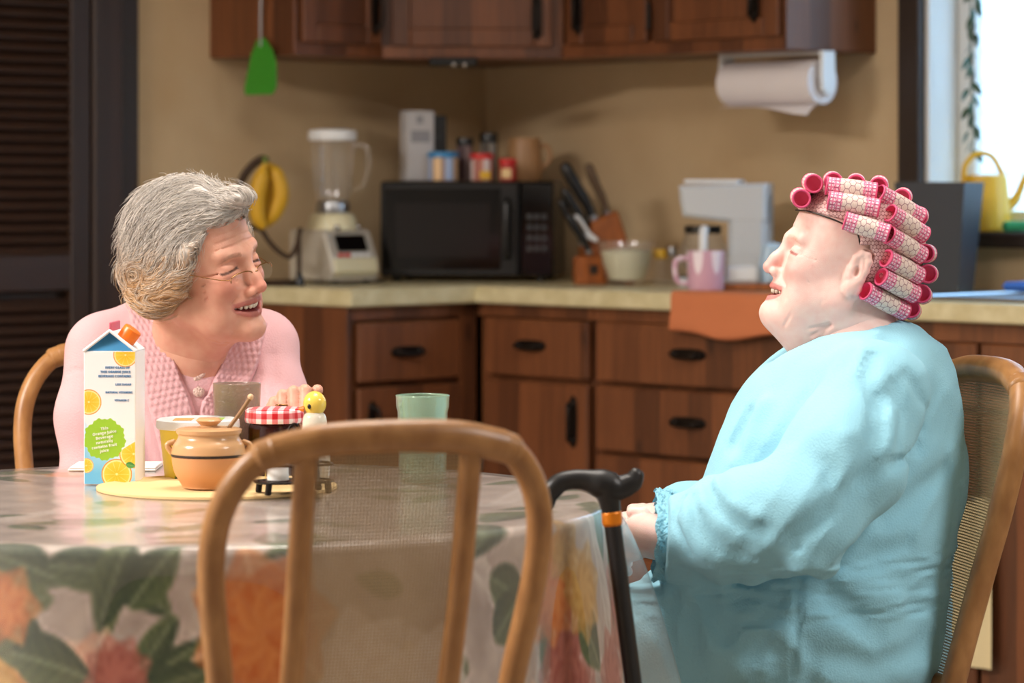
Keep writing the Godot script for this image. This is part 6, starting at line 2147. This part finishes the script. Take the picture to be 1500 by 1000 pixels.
# ---------- woman in the pink robe, turned to her friend, smiling ----------
func woman_pink() -> void:
	var who := thing("person", "smiling grey-haired elderly woman with glasses in pale pink robe", "person", Vector3(-0.56, 0, -4.88))
	var inv := -who.position
	var h := Head.new()
	var up := Vector3(-0.165, 0.968, 0.151).normalized()
	var fw := Vector3(0.845, 0.08, 0.52)
	fw = (fw - up * fw.dot(up)).normalized()
	h.T = Transform3D(Basis(fw, up, fw.cross(up)), Vector3(-0.481, 1.037, -4.765))
	h.sc = 0.00106
	var o := {"age": 2.4, "fat": 0.0, "chin": Vector2(82, -93), "nose": Vector2(108, -33), "mouth": -54.0, "gape": 7.5, "mw": 36.0, "skin": lin(220, 168, 144), "blush": lin(204, 130, 110), "lip": lin(184, 104, 96), "lash": lin(70, 44, 36), "brow": lin(150, 104, 80)}
	var f := Field.new()
	f.cell = 0.0018
	head_shape(f, h, o)
	var nk := P(262, 520, 4.87)
	var th := P(292, 520, 4.835)
	var n0 := h.w(-14, -48, 0)
	var t0 := h.w(30, -88, 0)
	f.cap(n0, n0.lerp(nk, 0.7), 0.05, 0.0514, 0.03)
	f.cap(t0, t0.lerp(th, 0.7), 0.028, 0.0322, 0.03)
	var f2 := Field.new()
	f2.cell = 0.003
	f2.cap(n0.lerp(nk, 0.7), nk, 0.0514, 0.052, 0.03)
	f2.cap(t0.lerp(th, 0.7), th, 0.0322, 0.034, 0.03)
	f2.ell(P(282, 560, 4.87), Vector3(0.085, 0.075, 0.066), 0.04)
	for k in 3:
		f.crease([h.w(48 - k * 10, -104 - k * 9, 14), h.w(30 - k * 6, -100 - k * 8, 34), h.w(4, -92, 46)], 0.0022, 0.0036)
	f.crease([h.w(60, -92, 22), h.w(40, -112, 18), h.w(22, -150, 16)], 0.002, 0.004)
	f.crease([h.w(56, -100, 6), h.w(34, -125, 4), h.w(20, -160, 2)], 0.002, 0.004)
	# raised hand, fingers curled towards us
	var hd := 4.60
	f2.cap(P(424, 640, 4.66), P(424, 612, hd + 0.03), 0.026, 0.024, 0.02)
	f2.cap(P(406, 598, hd + 0.024), P(446, 588, hd + 0.026), 0.017, 0.018, 0.015)
	f2.cap(P(424, 616, hd + 0.03), P(428, 592, hd + 0.026), 0.024, 0.022, 0.015)
	finger(f2, [P(405, 590, hd + 0.016), P(401, 588, hd - 0.006), P(397, 606, hd - 0.018), P(403, 620, hd - 0.006)], 0.0080)
	finger(f2, [P(417, 581, hd + 0.018), P(414, 578, hd - 0.008), P(413, 604, hd - 0.022), P(416, 620, hd - 0.010)], 0.0086)
	finger(f2, [P(431, 576, hd + 0.018), P(430, 573, hd - 0.009), P(430, 601, hd - 0.024), P(431, 620, hd - 0.012)], 0.0090)
	finger(f2, [P(446, 574, hd + 0.018), P(447, 571, hd - 0.008), P(446, 597, hd - 0.022), P(446, 616, hd - 0.010)], 0.0090)
	finger(f2, [P(449, 602, hd + 0.02), P(458, 586, hd + 0.006), P(465, 571, hd - 0.002)], 0.0100)
	# the other hand lies in her lap
	f2.cap(P(200, 850, 4.70), P(250, 855, 4.66), 0.026, 0.024, 0.02)
	for k in 4: finger(f2, [P(252, 842 + k * 9, 4.66), P(272, 845 + k * 9, 4.65), P(286, 852 + k * 8, 4.66)], 0.0082)
	finger(f2, [P(240, 840, 4.65), P(258, 828, 4.64)], 0.0088)
	f2.chain([P(282, 560, 4.88), P(385, 515, 4.875), P(412, 655, 4.785), P(424, 640, 4.66)], [0.02, 0.014, 0.014, 0.022], 0.02)
	f2.chain([P(282, 560, 4.88), P(150, 520, 4.89), P(134, 720, 4.82), P(200, 850, 4.70)], [0.02, 0.014, 0.014, 0.022], 0.02)
	var nz := noise(401, 0.05, 3)
	var shade := func(p: Vector3, n: Vector3) -> Color: return skin_color(h, p, o, nz)
	var mb := f.build(shade)
	mb.join(f2.build(shade))
	obj("body", mb, skin_material("skin_tan"), who, true, inv)
	teeth(h, o, _sub(who, "teeth", inv))
	var rg := PackedVector3Array()
	var rc := P(413.5, 594, hd - 0.016)
	for s in 20: rg.append(rc + Vector3(cos(TAU * s / 20) * 0.0093, sin(TAU * s / 20) * 0.0016, sin(TAU * s / 20) * 0.0093))
	var rmb := MB.new()
	rmb.tube(rg, [0.0014], 8, true)
	obj("ring", rmb, mat("gold", rgb(170, 128, 84), 0.25, 1.0), who, false, inv)
	# ---- robe ----
	var r := Field.new()
	r.cell = 0.006
	r.cap(P(156, 508, 4.90), P(382, 502, 4.885), 0.050, 0.050, 0.04)
	r.cap(P(205, 480, 4.90), P(330, 482, 4.89), 0.040, 0.040, 0.04)
	r.ell(P(268, 590, 4.885), Vector3(0.138, 0.14, 0.095), 0.05)
	r.ell(P(268, 730, 4.88), Vector3(0.14, 0.16, 0.10), 0.05)
	r.ell(P(262, 880, 4.87), Vector3(0.16, 0.13, 0.13), 0.05)
	r.chain([P(146, 515, 4.89), P(133, 610, 4.85), P(134, 720, 4.82)], [0.052, 0.050, 0.046], 0.03)
	r.chain([P(134, 720, 4.82), P(160, 820, 4.76), P(200, 850, 4.71)], [0.046, 0.04, 0.036], 0.03)
	r.chain([P(388, 512, 4.875), P(402, 585, 4.84), P(412, 660, 4.79)], [0.050, 0.047, 0.044], 0.03)
	r.cap(P(412, 658, 4.785), P(420, 636, 4.68), 0.042, 0.034, 0.03)
	for x in [210, 320]:
		r.chain([P(x, 890, 4.80), P(x, 905, 4.52), Vector3((x - 750) / F * 4.5, 0.28, -4.46)], [0.085, 0.075, 0.07], 0.04)
	# open neck
	r.cap(P(290, 470, 4.735), P(291, 580, 4.77), 0.052, 0.018, 0.012, true)
	r.cap(P(280, 450, 4.80), P(285, 490, 4.76), 0.055, 0.05, 0.012, true)
	r.cap(P(262, 430, 4.87), P(264, 500, 4.87), 0.07, 0.056, 0.01, true)
	var fold := [
		[[[186, 502], [172, 512], [160, 530], [157, 560]], 0.006, 0.008],
		[[[100, 545], [118, 540], [134, 541], [142, 536]], 0.0035, 0.004],
		[[[160, 560], [152, 620], [158, 690]], 0.008, 0.010],
		[[[362, 500], [372, 560], [378, 640]], 0.009, 0.010],
		[[[345, 500], [352, 560], [356, 620]], -0.004, 0.010],
		[[[400, 520], [405, 580], [408, 630]], 0.004, 0.008],
		[[[205, 610], [212, 650], [222, 690]], 0.007, 0.008],
		[[[190, 600], [192, 650], [200, 690]], -0.004, 0.009],
		[[[330, 520], [322, 580], [312, 640]], 0.005, 0.008]]
	var st := []
	for q in fold: st.append([trace(r, q[0], 4.4, 5.1), q[1], q[2]])
	var base := Field.new()
	base.kind = r.kind.duplicate(); base.a = r.a.duplicate(); base.b = r.b.duplicate(); base.r = r.r.duplicate(); base.ib = r.ib.duplicate(); base.k = r.k.duplicate()
	for q in st: r.crease(q[0], q[1], q[2])
	r.clip = func(p: Vector3, d: float) -> float: return maxf(d, 0.3 - p.y)
	var pm := cloth_material("pink_knit", rgb(218, 172, 176), 250)
	obj("robe", r.build(), pm, who, false, inv)
	# quilted lapels: rows of small puffs
	var solid := PackedInt32Array()
	for i in base.kind.size():
		if base.kind[i] < 10: solid.append(i)
	var body := Field.new()
	for i in solid:
		body.kind.append(base.kind[i]); body.a.append(base.a[i]); body.b.append(base.b[i]); body.r.append(base.r[i]); body.ib.append(base.ib[i]); body.k.append(base.k[i])
	var laps := [
		[[[186, 452], [196, 500], [207, 560], [222, 620], [242, 700]], [[238, 446], [254, 500], [272, 550], [291, 600], [304, 700]], 1.0],
		[[[334, 488], [322, 530], [306, 570], [292, 600], [284, 700]], [[398, 470], [384, 530], [362, 580], [344, 620], [334, 700]], 0.0]]
	for q in laps:
		var ra := 90
		var cb := 30
		var e0 := trace(body, q[0], 4.4, 5.1); var e1 := trace(body, q[1], 4.4, 5.1)
		# sample both edges and the strip between them
		var s0 := spline(e0, 24); var s1 := spline(e1, 24)
		var pts := PackedVector3Array()
		for i in ra:
			var a := s0[int(float(i) / (ra - 1) * (s0.size() - 1))]; var b := s1[int(float(i) / (ra - 1) * (s1.size() - 1))]
			for j in cb:
				var g := float(j) / (cb - 1)
				var p := a.lerp(b, g)
				var dir := (p - EYE).normalized()
				var dd := EYE.distance_to(p)
				var hit := body.march(EYE, dir, dd - 0.12, dd + 0.05) if j % 3 == 0 and i % 3 == 0 else Vector3.ZERO
				pts.append(hit)
		# fill in between the sampled hits
		for i in ra:
			for j in cb:
				if i % 3 == 0 and j % 3 == 0: continue
				var i0 := mini(i - i % 3, ra - 3) ; var j0 := mini(j - j % 3, cb - 3)
				var i1 := mini(i0 + 3, ra - ra % 3 - (3 if ra % 3 == 0 else 0)); var j1 := mini(j0 + 3, cb - cb % 3 - (3 if cb % 3 == 0 else 0))
				var fi := (i - i0) / 3.0; var fj := (j - j0) / 3.0
				var pa := pts[i0 * cb + j0].lerp(pts[i0 * cb + j1], fj if j1 != j0 else 0.0)
				var pb := pts[i1 * cb + j0].lerp(pts[i1 * cb + j1], fj if j1 != j0 else 0.0)
				pts[i * cb + j] = pa.lerp(pb, fi if i1 != i0 else 0.0)
		var fin := PackedVector3Array()
		var nr := 88; var nc := 28
		var out := PackedVector3Array()
		for i in nr:
			for j in nc:
				var p := pts[i * cb + j]
				var ed := minf(1.0, minf(j, nc - 1 - j) / 2.0)
				var puff := absf(sin(PI * i / 4.0)) * absf(sin(PI * (j + 2 * (int(i / 4.0) % 2)) / 4.0))
				var lift := -0.004 + 0.0105 * ed + 0.003 * puff * ed
				out.append(p + (EYE - p).normalized() * lift)
		var lm := MB.new()
		lm.grid(out, nr, nc, false, PackedVector2Array(), true)
		obj("lapel", lm, pm, who, false, inv)
	# nightgown with a lace edge and a small bow
	var ng := cloth_material("lace_pink", rgb(226, 196, 184), 252)
	ng.normal_texture = bump_tex(253, 0.08, 12.0)
	ng.normal_scale = 0.7
	var g := Field.new()
	g.cell = 0.004
	g.ell(P(284, 606, 4.865), Vector3(0.085, 0.064, 0.068), 0.02)
	for k in 9:
		var a := P(258 + k * 6.5, 526 + absf(4 - k) * -7.0 + 34, 4.80)
		g.ell(a, Vector3(0.006, 0.006, 0.004), 0.006)
	g.ell(P(291, 574, 4.793), Vector3(0.010, 0.009, 0.006), 0.004)
	obj("nightgown", g.build(), ng, who, false, inv)
	# ---- glasses ----
	var gl := _sub(who, "glasses", inv)
	var gold: Material = M.gold
	for s in [-1.0, 1.0]:
		var c := Vector3(103, -16, 27 * s)
		var rim := PackedVector3Array()
		var lens := PackedVector3Array()
		for k in 25:
			var an := PI * k / 24.0
			var z := 21.0 * cos(an)
			rim.append(h.w(c.x - z * s * 0.10 * s - absf(z) * 0.05 - (z * s + 21) * 0.12, c.y + 10 * pow(sin(an), 0.6), c.z + z))
		for k in 32:
			var an := TAU * k / 32
			var z := 21.0 * signf(cos(an)) * pow(absf(cos(an)), 0.8)
			var y := (10.0 if sin(an) > 0 else 13.0) * signf(sin(an)) * pow(absf(sin(an)), 0.7)
			lens.append(h.w(c.x - z * s * 0.10 * s - absf(z) * 0.05 - (z * s + 21) * 0.12, c.y + y, c.z + z))
		var rmm := MB.new()
		rmm.tube(rim, [0.0009], 6)
		obj("rim", rmm, gold, gl)
		var lm := MB.new()
		var ce := Vector3.ZERO
		for p in lens: ce += p / 32.0
		for k in 32: lm.tri(ce, lens[k], lens[(k + 1) % 32])
		obj("lens", lm, M.glass, gl)
		obj("temple_arm", tub(spline([h.w(94, -12, 49 * s), h.w(80, -8, 58 * s), h.w(45, 4, 72 * s), h.w(5, 14, 80 * s)], 5), [0.0007], 6), gold, gl)
	obj("bridge", tub(spline([h.w(103, -13, -7), h.w(108, -10, 0), h.w(103, -13, 7)], 5), [0.001], 6), gold, gl)
	hair_pink(who, h, inv)

func hair_pink(who: Node3D, h: Head, inv: Vector3) -> void:
	var B := h.T.basis
	var s := h.sc
	var f := Field.new()
	f.cell = 0.004
	f.ell(h.w(-6, 48, 0), Vector3(98, 86, 80) * s, 0.02, B)
	f.ell(h.w(-50, 5, 0), Vector3(52, 60, 62) * s, 0.03, B)
	f.ell(h.w(66, 82, 4), Vector3(24, 14, 40) * s, 0.02, B)
	f.ell(P(346, 290, 4.70), Vector3(0.028, 0.015, 0.030), 0.015)
	for g in [1.0, -1.0]:
		f.ell(h.w(24, 26, 68 * g), Vector3(38, 26, 20) * s, 0.02, B)
		f.ell(h.w(8, -8, 74 * g), Vector3(36, 22, 18) * s, 0.018, B)
		f.ell(h.w(-30, -28, 66 * g), Vector3(36, 26, 22) * s, 0.02, B)
	f.ell(P(197, 398, 4.80), Vector3(0.024, 0.032, 0.030), 0.012)
	f.ell(P(204, 365, 4.81), Vector3(0.026, 0.026, 0.035), 0.015)
	f.ell(P(228, 432, 4.76), Vector3(0.045, 0.020, 0.035), 0.015)
	f.clip = func(p: Vector3, d: float) -> float:
		var q := h.l(p)
		var lim := 46.0
		if q.y > 45: lim = lerpf(58.0, 66.0, clampf((q.y - 45) / 15.0, 0, 1))
		elif q.y > 12: lim = lerpf(44.0, 58.0, (q.y - 12) / 33.0)
		elif q.y > -24: lim = lerpf(26.0, 44.0, (q.y + 24) / 36.0)
		else: lim = lerpf(-6.0, 26.0, clampf((q.y + 60) / 36.0, 0, 1))
		var c := q.x - lim
		if q.y > 58: c = minf(c, 66 - q.y)
		return maxf(d, c * s)
	var hn := noise(420, 0.12, 2)
	var tone := func(q: Vector3, n: float) -> Color:
		var gold := clampf((50.0 - q.y) / 50.0 + n * 0.9, 0, 1)
		var c := lin(204, 198, 192).lerp(lin(212, 170, 124), gold)
		return c.lerp(lin(92, 76, 64), clampf(-n * 0.8, 0, 0.6))
	var mesh := f.build(func(p: Vector3, n: Vector3) -> Color:
		var q := h.l(p)
		return tone.call(q, hn.get_noise_3d(q.x, q.y, q.z)))
	var hm := mat("grey_hair", Color.WHITE, 0.5)
	hm.vertex_color_use_as_albedo = true
	var part := obj("hair", mesh, hm, who, true, inv)
	# combing directions, drawn on the side we see and mirrored to the other
	var guides := [
		[[372, 300], [350, 282], [315, 272], [275, 277], [240, 295]], [[345, 304], [310, 290], [262, 298], [222, 325], [198, 362]],
		[[335, 315], [300, 318], [256, 338], [226, 372], [214, 395]], [[328, 322], [318, 345], [294, 358], [264, 368], [258, 385]],
		[[264, 372], [286, 360], [306, 366], [312, 384], [302, 404], [276, 416], [248, 424]], [[300, 376], [296, 394], [276, 404], [254, 404]],
		[[204, 368], [186, 384], [182, 408], [196, 420], [210, 408], [206, 390], [196, 392]], [[188, 424], [214, 440], [244, 442], [266, 432]],
		[[240, 290], [206, 328], [188, 366], [177, 398]], [[258, 400], [236, 424], [216, 428], [196, 432]], [[300, 265], [255, 272], [218, 300], [192, 345]]]
	var gp := PackedVector3Array()
	var gt := PackedVector3Array()
	for q in guides:
		var tr := spline(trace(f, q, 4.5, 5.0), 5)
		for k in tr.size() - 1:
			var p := tr[k]; var t := (tr[k + 1] - tr[k]).normalized()
			gp.append(p); gt.append(t)
			var lp := h.T.affine_inverse() * p; var lt := B.inverse() * t
			lp.z = -lp.z; lt.z = -lt.z
			gp.append(h.T * lp); gt.append(B * lt)
	var r := RandomNumberGenerator.new()
	r.seed = 99
	var act := f.all()
	var none := PackedInt32Array()
	var strands := MB.new()
	var nv := mesh.v.size()
	var cache := {}
	for k in 9000:
		var i := r.randi() % nv
		var p: Vector3 = mesh.v[i]
		var n: Vector3 = mesh.n[i]
		var q0 := h.l(p)
		# mostly the side and top that show
		if q0.z < -35 and r.randf() < 0.6: continue
		var col: Color = tone.call(q0, hn.get_noise_3d(q0.x * 1.6, q0.y * 1.6, q0.z * 1.6) + r.randf_range(-0.35, 0.35))
		strands.col = col.lerp(lin(236, 226, 214), r.randf() * 0.9 if r.randf() < 0.5 else 0.0)
		var off := r.randf_range(0.0006, 0.0045)
		var loose := r.randf() < 0.12
		var pts := PackedVector3Array()
		var rad := []
		var dir := Vector3.ZERO
		var steps := r.randi_range(7, 12)
		var amp := r.randf_range(0.0004, 0.0024)
		var ph := r.randf() * TAU
		for st in steps:
			var key := Vector3i((p / 0.005).round())
			var acc: Vector3 = cache.get(key, Vector3.INF)
			if acc == Vector3.INF:
				acc = Vector3.ZERO
				for j in gp.size():
					var d2 := p.distance_squared_to(gp[j])
					if d2 < 0.0022: acc += gt[j] / (d2 * d2 + 1e-8)
				cache[key] = acc
			if acc != Vector3.ZERO: dir = (dir * 0.35 + acc.normalized()).normalized()
			elif dir == Vector3.ZERO: dir = (-B.x + Vector3(0, -0.5, 0)).normalized()
			dir = (dir - n * dir.dot(n)).normalized()
			p += dir * 0.0042
			var e := 0.002
			var d := f.eval(p, act, none)
			n = (n + 0.6 * Vector3(f.eval(p + Vector3(e, 0, 0), act, none) - d, f.eval(p + Vector3(0, e, 0), act, none) - d, f.eval(p + Vector3(0, 0, e), act, none) - d) / e).normalized()
			var lift := off + (st * 0.0011 if loose else 0.0)
			p -= n * clampf(d, -0.004, 0.004)
			pts.append(p + n * lift + n.cross(dir) * amp * sin(ph + st * 0.9))
			rad.append(0.00052 * (1.0 - 0.6 * pow(float(st) / steps, 3.0)) * (0.5 if loose else 1.0))
		strands.tube(pts, rad, 3, false, false)
	var so := obj("hair_strands", strands, hm, part, true)
	so.set_meta("kind", "stuff")
